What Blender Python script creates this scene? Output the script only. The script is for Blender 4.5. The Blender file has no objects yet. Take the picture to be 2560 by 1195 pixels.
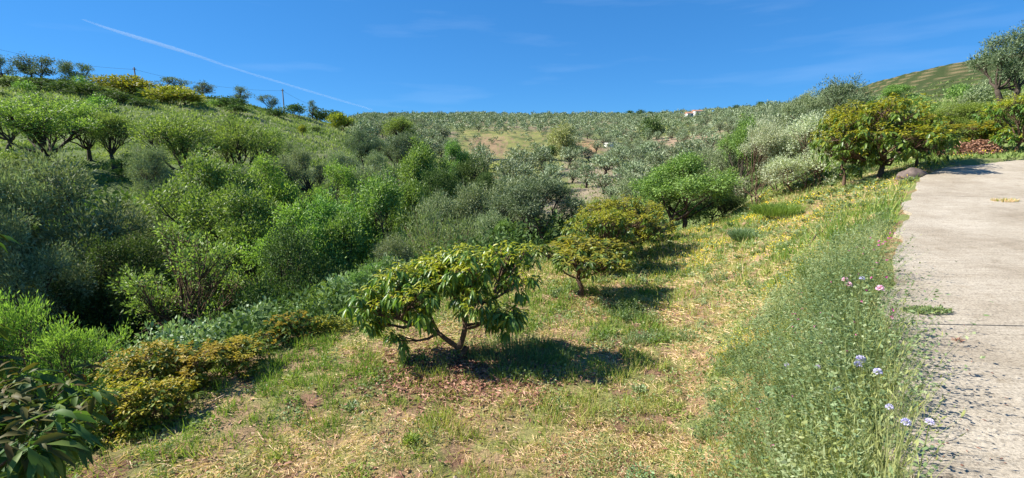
import bpy, math, random
import numpy as np
from mathutils import Vector, Matrix

# ------------------------------------------------------------------ camera
SC = bpy.context.scene
COL = SC.collection
PI = math.pi
F = 1150.0
CAMZ = 1.6
PT = math.atan(207.0 / 1150.0)
CP, SP = math.cos(PT), math.sin(PT)
cam_d = bpy.data.cameras.new("camera")
cam_d.sensor_width = 36.0
cam_d.lens = 36.0 * F / 2560.0
cam_d.clip_start = 0.05
cam_d.clip_end = 30000.0
cam = bpy.data.objects.new("camera", cam_d)
COL.objects.link(cam)
cam.location = (0, 0, CAMZ)
cam.rotation_euler = (PI / 2 - PT, 0, 0)
SC.camera = cam

# ------------------------------------------------------------------ light
SUN_EL = math.radians(42)
SUN_AZ = math.atan2(-1.0, 0.10)            # measured from +Y towards +X
sunv = Vector((math.sin(SUN_AZ) * math.cos(SUN_EL), math.cos(SUN_AZ) * math.cos(SUN_EL), math.sin(SUN_EL)))
W = bpy.data.worlds.new("World")
SC.world = W
W.use_nodes = True
nt = W.node_tree
for n in list(nt.nodes):
    nt.nodes.remove(n)
out = nt.nodes.new("ShaderNodeOutputWorld")
bg = nt.nodes.new("ShaderNodeBackground")
sky = nt.nodes.new("ShaderNodeTexSky")
sky.sky_type = 'NISHITA'
sky.sun_disc = False
sky.sun_elevation = SUN_EL
sky.sun_rotation = SUN_AZ
sky.altitude = 2500
sky.air_density = 1.0
sky.dust_density = 0.0
sky.ozone_density = 3.0
hsv = nt.nodes.new("ShaderNodeHueSaturation")
hsv.inputs['Saturation'].default_value = 1.25
hsv.inputs['Value'].default_value = 1.0
nt.links.new(sky.outputs[0], hsv.inputs['Color'])
gam = nt.nodes.new("ShaderNodeGamma")
gam.inputs[1].default_value = 0.5
mulc = nt.nodes.new("ShaderNodeMix"); mulc.data_type = 'RGBA'; mulc.blend_type = 'MULTIPLY'; mulc.inputs[0].default_value = 1.0
mulc.inputs[7].default_value = (0.47, 1.22, 2.08, 1.0)
nt.links.new(hsv.outputs[0], gam.inputs[0])
nt.links.new(gam.outputs[0], mulc.inputs[6])
tcw = nt.nodes.new("ShaderNodeTexCoord")
mpw = nt.nodes.new("ShaderNodeMapping"); mpw.inputs['Scale'].default_value = (1.2, 1.2, 9.0)
nzw = nt.nodes.new("ShaderNodeTexNoise"); nzw.inputs['Scale'].default_value = 2.6; nzw.inputs['Detail'].default_value = 5
rmw = nt.nodes.new("ShaderNodeMapRange"); rmw.inputs[1].default_value = 0.56; rmw.inputs[2].default_value = 0.9; rmw.inputs[3].default_value = 0.0; rmw.inputs[4].default_value = 0.13
mxw = nt.nodes.new("ShaderNodeMix"); mxw.data_type = 'RGBA'; mxw.inputs[7].default_value = (5.0, 6.2, 8.0, 1)
nt.links.new(tcw.outputs['Generated'], mpw.inputs[0]); nt.links.new(mpw.outputs[0], nzw.inputs['Vector'])
nt.links.new(nzw.outputs[0], rmw.inputs[0]); nt.links.new(rmw.outputs[0], mxw.inputs[0])
nt.links.new(mulc.outputs[2], mxw.inputs[6])
nt.links.new(mxw.outputs[2], bg.inputs[0])
nt.links.new(bg.outputs[0], out.inputs[0])
bg.inputs[1].default_value = 0.077
sl = bpy.data.lights.new("sun", 'SUN')
sl.energy = 4.8
sl.angle = math.radians(0.53)
sl.color = (1.0, 0.95, 0.86)
so = bpy.data.objects.new("sun", sl)
COL.objects.link(so)
so.rotation_euler = (-sunv).to_track_quat('-Z', 'Y').to_euler()
SC.view_settings.view_transform = 'Standard'
SC.view_settings.look = 'None'
SC.view_settings.exposure = 1.2
SC.view_settings.gamma = 1.0
SC.view_settings.use_curve_mapping = False
SC.cycles.max_bounces = 6
SC.cycles.diffuse_bounces = 3
SC.cycles.transmission_bounces = 3
SC.cycles.glossy_bounces = 2
SC.cycles.transparent_max_bounces = 8

# ------------------------------------------------------------------ helpers
def vdown(py):
    """slope (dz/dY) of the sight line at picture row py"""
    b = (597.5 - py) / F
    return (-SP + b * CP) / (CP + b * SP)

def zrow(py, Y):
    return CAMZ + Y * vdown(py)

def xcol(px, Y, z):
    return (px - 1280.0) / F * (Y * CP - (z - CAMZ) * SP)

def proj(X, Y, Z):
    d = Y * CP - (Z - CAMZ) * SP
    u = Y * SP + (Z - CAMZ) * CP
    d = np.where(d < 0.01, 0.01, d)
    return 1280 + F * X / d, 597.5 - F * u / d, d

def sst(a, b, x):
    t = np.clip((x - a) / (b - a), 0, 1)
    return t * t * (3 - 2 * t)

def _hash(ix, iy, seed):
    h = (ix.astype(np.int64) * 374761393 + iy.astype(np.int64) * 668265263 + seed * 1442695041) & 0xffffffff
    h = ((h ^ (h >> 13)) * 1274126177) & 0xffffffff
    h = (h ^ (h >> 16)) & 0xffffffff
    return h / 4294967295.0

def vnoise(x, y, seed=0):
    xi = np.floor(x); yi = np.floor(y)
    fx = x - xi; fy = y - yi
    fx = fx * fx * (3 - 2 * fx); fy = fy * fy * (3 - 2 * fy)
    a = _hash(xi, yi, seed); b = _hash(xi + 1, yi, seed)
    c = _hash(xi, yi + 1, seed); d = _hash(xi + 1, yi + 1, seed)
    return (a * (1 - fx) + b * fx) * (1 - fy) + (c * (1 - fx) + d * fx) * fy

def fbm(x, y, seed=0, octv=4):
    s = 0; a = 0.5; t = 0
    for k in range(octv):
        s = s + a * vnoise(x, y, seed + k * 17); t += a
        x = x * 2.03 + 5.1; y = y * 2.03 - 3.7; a *= 0.5
    return s / t

def poly_dist(X, Y, pts):
    """signed distance (positive to the right of the line), arclength"""
    X = np.asarray(X, float); Y = np.asarray(Y, float)
    best = np.full(X.shape, 1e9); sg = np.ones(X.shape); arc = np.zeros(X.shape)
    L = 0.0
    for i in range(len(pts) - 1):
        ax, ay = pts[i]; bx, by = pts[i + 1]
        dx, dy = bx - ax, by - ay
        l = math.hypot(dx, dy)
        t = np.clip(((X - ax) * dx + (Y - ay) * dy) / (l * l), 0, 1)
        qx = X - ax - t * dx; qy = Y - ay - t * dy
        dd = np.hypot(qx, qy)
        side = np.where((dy * (X - ax) - dx * (Y - ay)) > 0, 1.0, -1.0)
        m = dd < best - 1e-9
        best = np.where(m, dd, best); sg = np.where(m, side, sg); arc = np.where(m, L + t * l, arc)
        L += l
    return best * sg, arc

def spline(pts, n=8):
    out = []
    P = [pts[0]] + list(pts) + [pts[-1]]
    for i in range(1, len(P) - 2):
        p0, p1, p2, p3 = [np.array(P[i + k], float) for k in (-1, 0, 1, 2)]
        for k in range(n):
            t = k / n
            out.append(tuple(0.5 * ((2 * p1) + (-p0 + p2) * t + (2 * p0 - 5 * p1 + 4 * p2 - p3) * t * t + (-p0 + 3 * p1 - 3 * p2 + p3) * t ** 3)))
    out.append(tuple(pts[-1]))
    return out

# ------------------------------------------------------------------ terrain
EDGE = spline([(-7.5, -7.4), (-3.6, -3.6), (0.1, 0.0), (1.96, 2.07), (3.85, 4.55), (6.6, 7.7), (9.3, 10.7), (12.2, 13.5), (15.3, 15.4), (18.5, 16.1), (24, 15.6), (32, 12.5), (44, 6)], 6)
RIM = spline([(-9, -6), (-6.0, -1.5), (-4.6, 2.0), (-4.0, 4.3), (-3.75, 6.2), (-2.7, 7.9), (-1.2, 10.4), (0.2, 12.8), (1.2, 15.2), (3.4, 19.0), (7.5, 24.0), (14, 31)], 6)

def road_z(Y):
    Yc = np.clip(Y, -8, 16.5)
    return np.where(Yc > 0, 0.03 * Yc + 0.004 * Yc * Yc, 0.03 * Yc)

COLS = {
    -900: [(3, -2.6, 'z'), (6, -3.8, 'z'), (10, -4.6, 'z'), (14, -5.0, 'z'), (24, 470), (40, 350), (60, 250), (82, 190), (100, 18, 'z'), (150, 10, 'z'), (900, 0, 'z')],
    0: [(3, -2.6, 'z'), (6, -3.4, 'z'), (9, -4.2, 'z'), (13, -5.0, 'z'), (17, -4.6, 'z'), (26, 455), (40, 340), (58, 245), (78, 166), (96, 17, 'z'), (150, 8, 'z'), (900, 0, 'z')],
    320: [(3, -2.4, 'z'), (7, -3.0, 'z'), (10, -3.9, 'z'), (14, -5.0, 'z'), (18, -4.7, 'z'), (27, 475), (40, 360), (56, 285), (80, 203), (98, 13, 'z'), (150, 6, 'z'), (900, 0, 'z')],
    640: [(3, -2, 'z'), (8, -2.4, 'z'), (12, -3.9, 'z'), (16, -5.2, 'z'), (20, -5.0, 'z'), (29, 505), (42, 395), (60, 318), (86, 249), (105, 10, 'z'), (150, 5, 'z'), (900, 0, 'z')],
    800: [(3, -1.6, 'z'), (9, -2.6, 'z'), (13, -5.0, 'z'), (18, -6.2, 'z'), (24, -5.6, 'z'), (34, 500), (50, 400), (72, 335), (102, 284), (120, 10, 'z'), (170, 7, 'z'), (900, 0, 'z')],
    900: [(3, -1.5, 'z'), (10, -2.4, 'z'), (14, -4.8, 'z'), (20, -6.2, 'z'), (27, -5.8, 'z'), (40, 490), (60, 400), (90, 345), (130, 320), (200, 310), (330, 301), (430, 292), (560, 30, 'z'), (900, 10, 'z')],
    1100: [(3, -1.5, 'z'), (12, -2.2, 'z'), (17, -5.0, 'z'), (26, -6.6, 'z'), (40, -6.5, 'z'), (62, 500), (85, 440), (110, 410), (128, 395), (165, 350), (240, 318), (350, 300), (450, 290), (580, 30, 'z'), (900, 10, 'z')],
    1280: [(3, -1.4, 'z'), (14, -1.8, 'z'), (20, -4.6, 'z'), (32, -6.4, 'z'), (60, 512), (85, 458), (108, 417), (117, 404), (126, 402), (150, 376), (185, 342), (260, 316), (360, 300), (455, 290), (590, 30, 'z'), (900, 10, 'z')],
    1420: [(3, -1.4, 'z'), (16, -1.8, 'z'), (23, -4.6, 'z'), (36, -6.4, 'z'), (64, 510), (88, 455), (110, 415), (122, 401), (132, 398), (155, 372), (200, 345), (270, 318), (360, 302), (460, 289), (600, 30, 'z'), (900, 10, 'z')],
    1600: [(3, -1.4, 'z'), (18, -1.8, 'z'), (26, -4.6, 'z'), (40, -5.8, 'z'), (66, 500), (95, 445), (130, 405), (175, 375), (240, 340), (340, 310), (460, 288), (600, 30, 'z'), (900, 10, 'z')],
    1780: [(3, -1.4, 'z'), (18, -1.0, 'z'), (28, -2.6, 'z'), (45, 460), (70, 430), (100, 395), (150, 365), (220, 332), (320, 301), (430, 276), (580, 34, 'z'), (900, 10, 'z')],
    1950: [(3, -1.4, 'z'), (17, 0.2, 'z'), (26, 0.6, 'z'), (45, 380), (75, 345), (120, 310), (180, 285), (260, 264), (330, 255), (450, 34, 'z'), (900, 10, 'z')],
    2080: [(3, 0, 'z'), (16, 0.9, 'z'), (24, 385), (40, 345), (70, 300), (110, 258), (150, 218), (190, 24, 'z'), (260, 16, 'z'), (900, 0, 'z')],
    2200: [(3, 0, 'z'), (16, 1.4, 'z'), (24, 370), (40, 320), (70, 265), (110, 220), (150, 181), (190, 28, 'z'), (260, 20, 'z'), (900, 0, 'z')],
    2350: [(3, 0, 'z'), (16, 1.6, 'z'), (24, 358), (40, 296), (70, 235), (110, 187), (150, 143), (190, 33, 'z'), (260, 24, 'z'), (900, 0, 'z')],
    2560: [(3, 0, 'z'), (16, 1.7, 'z'), (22, 345), (30, 270), (60, 210), (110, 150), (150, 108), (190, 37, 'z'), (260, 28, 'z'), (900, 0, 'z')],
    3400: [(3, 0, 'z'), (16, 1.8, 'z'), (22, 345), (30, 260), (60, 200), (110, 130), (150, 100), (190, 38, 'z'), (260, 30, 'z'), (900, 0, 'z')],
}
_azs = np.array([math.atan((c - 1280) / 1132.0) for c in sorted(COLS)])
LR = np.linspace(math.log(0.3), math.log(1000), 420)
AZ = np.radians(np.arange(-75, 75.01, 0.75))
_t = []
for c, a in zip(sorted(COLS), _azs):
    ys = []; zs = []
    for e in COLS[c]:
        ys.append(math.log(e[0] / math.cos(a)))
        zs.append(e[1] if len(e) == 3 else zrow(e[1], e[0]))
    _t.append(np.interp(LR, ys, zs))
_t = np.array(_t)
TAB = np.array([np.interp(AZ, _azs, _t[:, k]) for k in range(len(LR))]).T      # az x lr
def _smooth(A, ax, n, it):
    k = np.ones(n) / n
    for _ in range(it):
        pad = n // 2
        w = [(0, 0), (0, 0)]; w[ax] = (pad, pad)
        B = np.pad(A, w, mode='edge')
        A = np.apply_along_axis(lambda v: np.convolve(v, k, 'valid'), ax, B)
    return A
TAB = _smooth(TAB, 1, 5, 2)
TAB = _smooth(TAB, 0, 5, 2)

def far_z(X, Y):
    r = np.hypot(X, Y) + 1e-6
    az = np.clip(np.arctan2(X, Y), AZ[0] + 1e-6, AZ[-1] - 1e-6)
    fa = (az - AZ[0]) / (AZ[1] - AZ[0]); fl = (np.clip(np.log(r), LR[0], LR[-1] - 1e-6) - LR[0]) / (LR[1] - LR[0])
    ia = np.clip(np.floor(fa).astype(int), 0, len(AZ) - 2); il = np.clip(np.floor(fl).astype(int), 0, len(LR) - 2)
    ta = fa - ia; tl = fl - il
    return (TAB[ia, il] * (1 - tl) + TAB[ia, il + 1] * tl) * (1 - ta) + (TAB[ia + 1, il] * (1 - tl) + TAB[ia + 1, il + 1] * tl) * ta

def wbank(Y):
    return 0.6 + 0.3 * np.clip(np.asarray(Y) - 1.8, 0, 2.4) + 0.5 * np.clip(np.asarray(Y) - 4.5, 0, 20)
def ground_z(X, Y):
    X = np.asarray(X, float); Y = np.asarray(Y, float)
    r = np.hypot(X, Y)
    de, arc = poly_dist(X, Y, EDGE)
    dr, _ = poly_dist(X, Y, RIM)
    rz = road_z(Y)
    wb = wbank(Y)
    terr = -1.4 - 0.02 * np.clip(Y - 5, 0, 30) + 0.10 * sst(-3, -0.2, de + wb) * 0
    t = np.clip((de + wb) / wb, 0, 1)
    bank = terr + (rz - 0.05 - terr) * (0.55 * t * t * (3 - 2 * t) + 0.45 * t)
    over = np.clip(de - 4.6, 0, 60)
    nz = np.where(de > 0, rz - 0.06 + 0.22 * over + 0.004 * over ** 2, bank)
    nz = nz + 0.05 * (fbm(X * 0.9, Y * 0.9, 3, 3) - 0.5) * np.where(de > -0.3, 0, 1) * 2
    fz = far_z(X, Y)
    fz0 = fz
    fz = fz + (fbm(X * 0.05, Y * 0.05, 9, 4) - 0.5) * np.clip((r - 25) * 0.03, 0, 2.4) * (1 - sst(0.52, 0.62, np.arctan2(X, Y)) * sst(60, 85, r))
    # terraces on the bare hill at the right
    az = np.arctan2(X, Y)
    m = sst(0.52, 0.62, az) * sst(70, 95, r)
    st = 2.2
    q = fz / st; fq = q - np.floor(q)
    fz = fz + m * st * (sst(0.55, 0.95, fq) - fq) * 0.75
    a = sst(0.0, 4.5, -dr)                     # left of the rim -> ravine
    b = sst(17.5, 25, r)
    # beyond the bend of the lane the hill starts
    far_r = np.maximum(a, b)
    far_r = np.where(de > 0.5, sst(19, 27, r) * sst(3, 6, de), far_r)
    z = nz * (1 - far_r) + fz * far_r
    back = sst(0, -30, Y)
    return z * (1 - back * 0.4)

# ------------------------------------------------------------------ mesh tools
def mesh_np(name, V, faces_list, mats, attrs=None, matidx=None, smooth=False):
    """faces_list: list of int arrays (n,k)"""
    me = bpy.data.meshes.new(name)
    V = np.asarray(V, np.float32)
    me.vertices.add(len(V)); me.vertices.foreach_set('co', V.ravel())
    faces_list = [np.asarray(f, np.int32) for f in faces_list if len(f)]
    nl = sum(f.size for f in faces_list); npoly = sum(len(f) for f in faces_list)
    me.loops.add(nl); me.loops.foreach_set('vertex_index', np.concatenate([f.ravel() for f in faces_list]))
    tot = np.concatenate([np.full(len(f), f.shape[1], np.int32) for f in faces_list])
    st = np.concatenate([[0], np.cumsum(tot)[:-1]]).astype(np.int32)
    me.polygons.add(npoly)
    me.polygons.foreach_set('loop_start', st)
    me.polygons.foreach_set('loop_total', tot)
    if matidx is not None:
        me.polygons.foreach_set('material_index', np.asarray(matidx, np.int32))
    me.polygons.foreach_set('use_smooth', np.full(npoly, bool(smooth)))
    for m in mats:
        me.materials.append(m)
    if attrs:
        for k, v in attrs.items():
            v = np.asarray(v, np.float32)
            if v.ndim == 1:
                a = me.attributes.new(k, 'FLOAT', 'POINT'); a.data.foreach_set('value', v)
            else:
                if v.shape[1] == 3:
                    v = np.hstack([v, np.ones((len(v), 1), np.float32)])
                a = me.attributes.new(k, 'FLOAT_COLOR', 'POINT'); a.data.foreach_set('color', v.ravel())
    me.update(calc_edges=True)
    return me

def link(name, me, parent=None, label=None, cat=None, group=None, kind=None, loc=(0, 0, 0)):
    o = bpy.data.objects.new(name, me)
    COL.objects.link(o)
    o.location = loc
    if parent: o.parent = parent
    if label: o['label'] = label
    if cat: o['category'] = cat
    if group: o['group'] = group
    if kind: o['kind'] = kind
    return o

def norm(v):
    return v / (np.linalg.norm(v, axis=-1, keepdims=True) + 1e-9)

def leaves(pos, d, L, Wd, rng, shape='dia', sag=0.15, up=None):
    """leaf cards. returns V, [faces], repeat count per leaf"""
    n = len(pos)
    d = norm(d)
    if up is None:
        up = rng.normal(size=(n, 3))
    side = norm(np.cross(d, up))
    nrm = np.cross(side, d)
    L = np.broadcast_to(L, (n,))[:, None]; Wd = np.broadcast_to(Wd, (n,))[:, None] * 0.5
    if shape == 'tri':
        V = np.stack([pos - side * Wd, pos + side * Wd, pos + d * L], 1)
        f = np.arange(n * 3).reshape(n, 3)
        return V.reshape(-1, 3), [f], 3
    if shape == 'dia':
        m = pos + d * L * 0.45
        V = np.stack([pos, m - side * Wd, pos + d * L, m + side * Wd], 1)
        f = np.arange(n * 4).reshape(n, 4)
        return V.reshape(-1, 3), [f], 4
    if shape == 'blade':
        m = pos + d * L * 0.55
        tip = pos + d * L + np.array([0, 0, -1.0]) * L * sag + nrm * L * 0.1
        V = np.stack([pos - side * Wd, pos + side * Wd, m + side * Wd * 0.8, m - side * Wd * 0.8, tip], 1)
        b = (np.arange(n) * 5)[:, None]
        return V.reshape(-1, 3), [b + np.array([[0, 1, 2, 3]]), b + np.array([[3, 2, 4]])], 5
    # broad leaf, folded on the midrib
    z = np.array([0, 0, -1.0])
    p0 = pos
    p1 = pos + d * L * 0.33 + z * L * sag * 0.12
    p2 = pos + d * L * 0.70 + z * L * sag * 0.45
    p3 = pos + d * L * 0.98 + z * L * sag
    fold = nrm * Wd * 0.35
    V = np.stack([p0, p1, p2, p3, p1 - side * Wd * 0.9 + fold, p2 - side * Wd * 0.82 + fold, p1 + side * Wd * 0.9 + fold, p2 + side * Wd * 0.82 + fold], 1)
    b = (np.arange(n) * 8)[:, None]
    tri = np.concatenate([b + np.array([[0, 1, 4]]), b + np.array([[5, 2, 3]]), b + np.array([[0, 6, 1]]), b + np.array([[2, 7, 3]])])
    qd = np.concatenate([b + np.array([[4, 1, 2, 5]]), b + np.array([[1, 6, 7, 2]])])
    return V.reshape(-1, 3), [tri, qd], 8

def tube(path, rad, sides=5):
    P = np.asarray(path, float); n = len(P)
    rad = np.asarray(rad, float)
    T = np.gradient(P, axis=0); T = norm(T)
    ref = np.array([0.31, 0.17, 0.93])
    a = norm(np.cross(T, ref)); b = np.cross(T, a)
    ang = np.arange(sides) * 2 * PI / sides
    V = P[:, None] + rad[:, None, None] * (a[:, None] * np.cos(ang)[None, :, None] + b[:, None] * np.sin(ang)[None, :, None])
    V = V.reshape(-1, 3)
    i = np.arange(n - 1)[:, None] * sides; j = np.arange(sides)[None]; k = (j + 1) % sides
    f = np.stack([i + j, i + k, i + sides + k, i + sides + j], -1).reshape(-1, 4)
    cap = np.arange(sides)[None] + (n - 1) * sides
    return V, f, cap

class Geo:
    def __init__(s):
        s.V = []; s.F = {}; s.A = {}; s.n = 0; s.mi = {}
    def add(s, V, fl, mi=0, **at):
        for f in fl:
            f = np.asarray(f)
            s.F.setdefault(f.shape[1], []).append(f + s.n)
            s.mi.setdefault(f.shape[1], []).append(np.full(len(f), mi))
        s.V.append(V); s.n += len(V)
        for k, v in at.items():
            s.A.setdefault(k, []).append(np.broadcast_to(v, (len(V),)) if np.ndim(v) < 2 else v)
    def tube(s, path, rad, sides=5, mi=0, **at):
        V, f, c = tube(path, rad, sides)
        s.add(V, [f, c], mi, **at)
    def build(s, name, mats, smooth=False):
        ks = sorted(s.F)
        return mesh_np(name, np.concatenate(s.V), [np.concatenate(s.F[k]) for k in ks], mats,
                       {k: np.concatenate(v) for k, v in s.A.items()}, np.concatenate([np.concatenate(s.mi[k]) for k in ks]), smooth)

def bez(a, b, lift, n=6, wob=0.0, rng=None):
    a = np.array(a, float); b = np.array(b, float)
    c = (a + b) / 2 + np.array(lift, float)
    t = np.linspace(0, 1, n)[:, None]
    P = (1 - t) ** 2 * a + 2 * t * (1 - t) * c + t * t * b
    if wob and rng is not None:
        P[1:-1] += rng.normal(size=(n - 2, 3)) * wob
    return P

# ------------------------------------------------------------------ materials
def newmat(name):
    m = bpy.data.materials.new(name); m.use_nodes = True
    t = m.node_tree
    for n in list(t.nodes): t.nodes.remove(n)
    o = t.nodes.new("ShaderNodeOutputMaterial")
    return m, t, o

def ramp(t, fac, stops):
    r = t.nodes.new("ShaderNodeValToRGB")
    el = r.color_ramp.elements
    el[0].position = stops[0][0]; el[0].color = (*stops[0][1], 1)
    el[1].position = stops[-1][0]; el[1].color = (*stops[-1][1], 1)
    for p, c in stops[1:-1]:
        e = el.new(p); e.color = (*c, 1)
    t.links.new(fac, r.inputs[0])
    return r.outputs[0]

def attr(t, name):
    a = t.nodes.new("ShaderNodeAttribute"); a.attribute_name = name
    return a

def mixc(t, f, a, b, mode='MIX'):
    m = t.nodes.new("ShaderNodeMix"); m.data_type = 'RGBA'; m.blend_type = mode
    for s, v in ((0, f), (6, a), (7, b)):
        if hasattr(v, 'is_output'): t.links.new(v, m.inputs[s])
        elif s == 0: m.inputs[0].default_value = v
        else: m.inputs[s].default_value = (*v, 1)
    return m.outputs[2]

def mth(t, op, a, b=0.0):
    m = t.nodes.new("ShaderNodeMath"); m.operation = op
    for i, v in ((0, a), (1, b)):
        if hasattr(v, 'is_output'): t.links.new(v, m.inputs[i])
        else: m.inputs[i].default_value = v
    return m.outputs[0]

def noise(t, scale, detail=4, rough=0.6, vec=None):
    n = t.nodes.new("ShaderNodeTexNoise"); n.inputs['Scale'].default_value = scale
    n.inputs['Detail'].default_value = detail; n.inputs['Roughness'].default_value = rough
    if vec is not None: t.links.new(vec, n.inputs['Vector'])
    return n.outputs[0]

FG = 2.05
def foliage(name, cols, flush=None, trans=0.35, rough=0.55, spec=0.3, var=0.12):
    m, t, o = newmat(name)
    cols = [tuple(v * FG for v in c) for c in cols]
    a = attr(t, 'rnd')
    c = ramp(t, a.outputs['Fac'], [(i / (len(cols) - 1), x) for i, x in enumerate(cols)])
    if flush:
        f = attr(t, 'flush')
        c = mixc(t, f.outputs['Fac'], c, flush)
    oi = t.nodes.new("ShaderNodeObjectInfo")
    h = t.nodes.new("ShaderNodeHueSaturation")
    t.links.new(c, h.inputs['Color'])
    t.links.new(mth(t, 'MULTIPLY_ADD', oi.outputs['Random'], 0.035), h.inputs['Hue'])
    h.inputs['Hue'].links[0].from_node.inputs[2].default_value = 0.4825
    v = mth(t, 'MULTIPLY_ADD', oi.outputs['Random'], var * 2)
    v.node.inputs[2].default_value = 1 - var
    t.links.new(v, h.inputs['Value'])
    p = t.nodes.new("ShaderNodeBsdfPrincipled")
    t.links.new(h.outputs[0], p.inputs['Base Color'])
    p.inputs['Roughness'].default_value = rough
    p.inputs['Specular IOR Level'].default_value = spec
    tr = t.nodes.new("ShaderNodeBsdfTranslucent")
    tc = mixc(t, 1.0, h.outputs[0], (1.15, 1.25, 0.55), 'MULTIPLY')
    t.links.new(tc, tr.inputs[0])
    mx = t.nodes.new("ShaderNodeMixShader"); mx.inputs[0].default_value = trans
    t.links.new(p.outputs[0], mx.inputs[1]); t.links.new(tr.outputs[0], mx.inputs[2])
    t.links.new(mx.outputs[0], o.inputs[0])
    return m

def plain(name, c1, c2, scale=8, rough=0.85, bump=0.3, spec=0.2):
    m, t, o = newmat(name)
    tc = t.nodes.new("ShaderNodeTexCoord")
    n = noise(t, scale, 6, 0.65, tc.outputs['Object'])
    c = ramp(t, n, [(0.3, c1), (0.7, c2)])
    p = t.nodes.new("ShaderNodeBsdfPrincipled"); p.inputs['Roughness'].default_value = rough
    p.inputs['Specular IOR Level'].default_value = spec
    t.links.new(c, p.inputs['Base Color'])
    b = t.nodes.new("ShaderNodeBump"); b.inputs['Strength'].default_value = bump; b.inputs['Distance'].default_value = 0.02
    t.links.new(n, b.inputs['Height']); t.links.new(b.outputs[0], p.inputs['Normal'])
    t.links.new(p.outputs[0], o.inputs[0])
    return m

M = {}
M['bark'] = plain('bark', (0.035, 0.026, 0.02), (0.11, 0.085, 0.065), 14, 0.9, 0.6)
M['bark_brown'] = plain('bark_brown', (0.07, 0.042, 0.027), (0.19, 0.125, 0.085), 22, 0.85, 0.6)
M['olive'] = foliage('olive_leaf', [(0.05, 0.07, 0.032), (0.11, 0.135, 0.07), (0.21, 0.235, 0.14)], trans=0.22, rough=0.65, spec=0.12)
M['olive_dark'] = foliage('olive_leaf_dark', [(0.035, 0.052, 0.025), (0.07, 0.095, 0.05), (0.13, 0.155, 0.095)], trans=0.2, rough=0.65, spec=0.12)
M['olive_far'] = foliage('olive_leaf_far', [(0.05, 0.068, 0.032), (0.10, 0.125, 0.068), (0.175, 0.2, 0.13)], trans=0.15, rough=0.6, var=0.2)
M['silver'] = foliage('silver_leaf', [(0.12, 0.14, 0.08), (0.21, 0.23, 0.145), (0.32, 0.33, 0.235)], trans=0.25, rough=0.6)
M['almond'] = foliage('almond_leaf', [(0.044, 0.075, 0.02), (0.10, 0.152, 0.036), (0.19, 0.24, 0.064)], trans=0.36)
M['green'] = foliage('green_leaf', [(0.038, 0.07, 0.018), (0.085, 0.14, 0.034), (0.175, 0.235, 0.06)], trans=0.32)
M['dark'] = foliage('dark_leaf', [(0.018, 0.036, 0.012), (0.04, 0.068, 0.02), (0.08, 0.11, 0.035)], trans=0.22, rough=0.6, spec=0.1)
M['broom'] = foliage('broom_leaf', [(0.05, 0.08, 0.018), (0.13, 0.145, 0.022), (0.27, 0.23, 0.015)], trans=0.3)
M['broom_green'] = foliage('broom_green', [(0.05, 0.08, 0.035), (0.10, 0.135, 0.055), (0.17, 0.21, 0.095)], trans=0.3)
M['bright'] = foliage('bright_leaf', [(0.06, 0.10, 0.02), (0.11, 0.165, 0.032), (0.175, 0.225, 0.055)], trans=0.4)
M['lime'] = foliage('lime_leaf', [(0.06, 0.095, 0.02), (0.11, 0.155, 0.033), (0.175, 0.22, 0.05)], trans=0.38)
M['bramble'] = foliage('bramble_leaf', [(0.05, 0.085, 0.035), (0.105, 0.15, 0.07), (0.2, 0.235, 0.135)], trans=0.25, rough=0.55, spec=0.3)
M['avo'] = foliage('avocado_leaf', [(0.025, 0.052, 0.012), (0.058, 0.10, 0.018), (0.125, 0.165, 0.03)], flush=(0.40, 0.37, 0.03), trans=0.36, rough=0.38, spec=0.4)
M['avo_red'] = foliage('avocado_leaf_red', [(0.035, 0.055, 0.012), (0.07, 0.10, 0.016), (0.14, 0.16, 0.022)], flush=(0.42, 0.31, 0.02), trans=0.35, rough=0.5, spec=0.2)
M['avo_shade'] = foliage('avocado_leaf_shaded', [(0.02, 0.042, 0.014), (0.04, 0.075, 0.018), (0.09, 0.11, 0.022)], flush=(0.10, 0.065, 0.02), trans=0.28, rough=0.55, spec=0.15)  # avocado leaf with shade put into its colours, for the near branches
M['euc'] = foliage('eucalyptus_leaf', [(0.09, 0.11, 0.045), (0.16, 0.18, 0.07), (0.24, 0.24, 0.1)], trans=0.25)
M['grass'] = foliage('grass_blade', [(0.065, 0.11, 0.02), (0.12, 0.165, 0.03), (0.2, 0.2, 0.06), (0.33, 0.23, 0.135), (0.44, 0.315, 0.21)], trans=0.35, spec=0.25, var=0)
M['hill_grass'] = foliage('hill_grass_blade', [(0.065, 0.10, 0.028), (0.105, 0.145, 0.045), (0.16, 0.185, 0.08), (0.2, 0.185, 0.1)], trans=0.3, spec=0.1, var=0)
M['weed'] = foliage('weed_leaf', [(0.038, 0.07, 0.03), (0.085, 0.13, 0.058), (0.165, 0.2, 0.11)], flush=(0.30, 0.30, 0.04), trans=0.3, spec=0.15, var=0)
M['brown_leaf'] = foliage('dead_leaf', [(0.05, 0.022, 0.014), (0.13, 0.06, 0.038), (0.25, 0.14, 0.095)], trans=0.1, rough=0.6, var=0)
M['yellow_petal'] = foliage('yellow_petal', [(0.36, 0.26, 0.012), (0.45, 0.36, 0.02), (0.5, 0.42, 0.03)], trans=0.3, var=0)
M['pink_petal'] = foliage('pink_petal', [(0.38, 0.2, 0.33), (0.45, 0.28, 0.4), (0.5, 0.38, 0.46)], trans=0.3, var=0.05)
M['lilac_petal'] = foliage('lilac_petal', [(0.26, 0.23, 0.4), (0.34, 0.31, 0.48), (0.42, 0.4, 0.52)], trans=0.3, var=0.05)
M['magenta_petal'] = foliage('magenta_petal', [(0.28, 0.04, 0.15), (0.35, 0.07, 0.2), (0.4, 0.14, 0.26)], trans=0.3, var=0)

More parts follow.
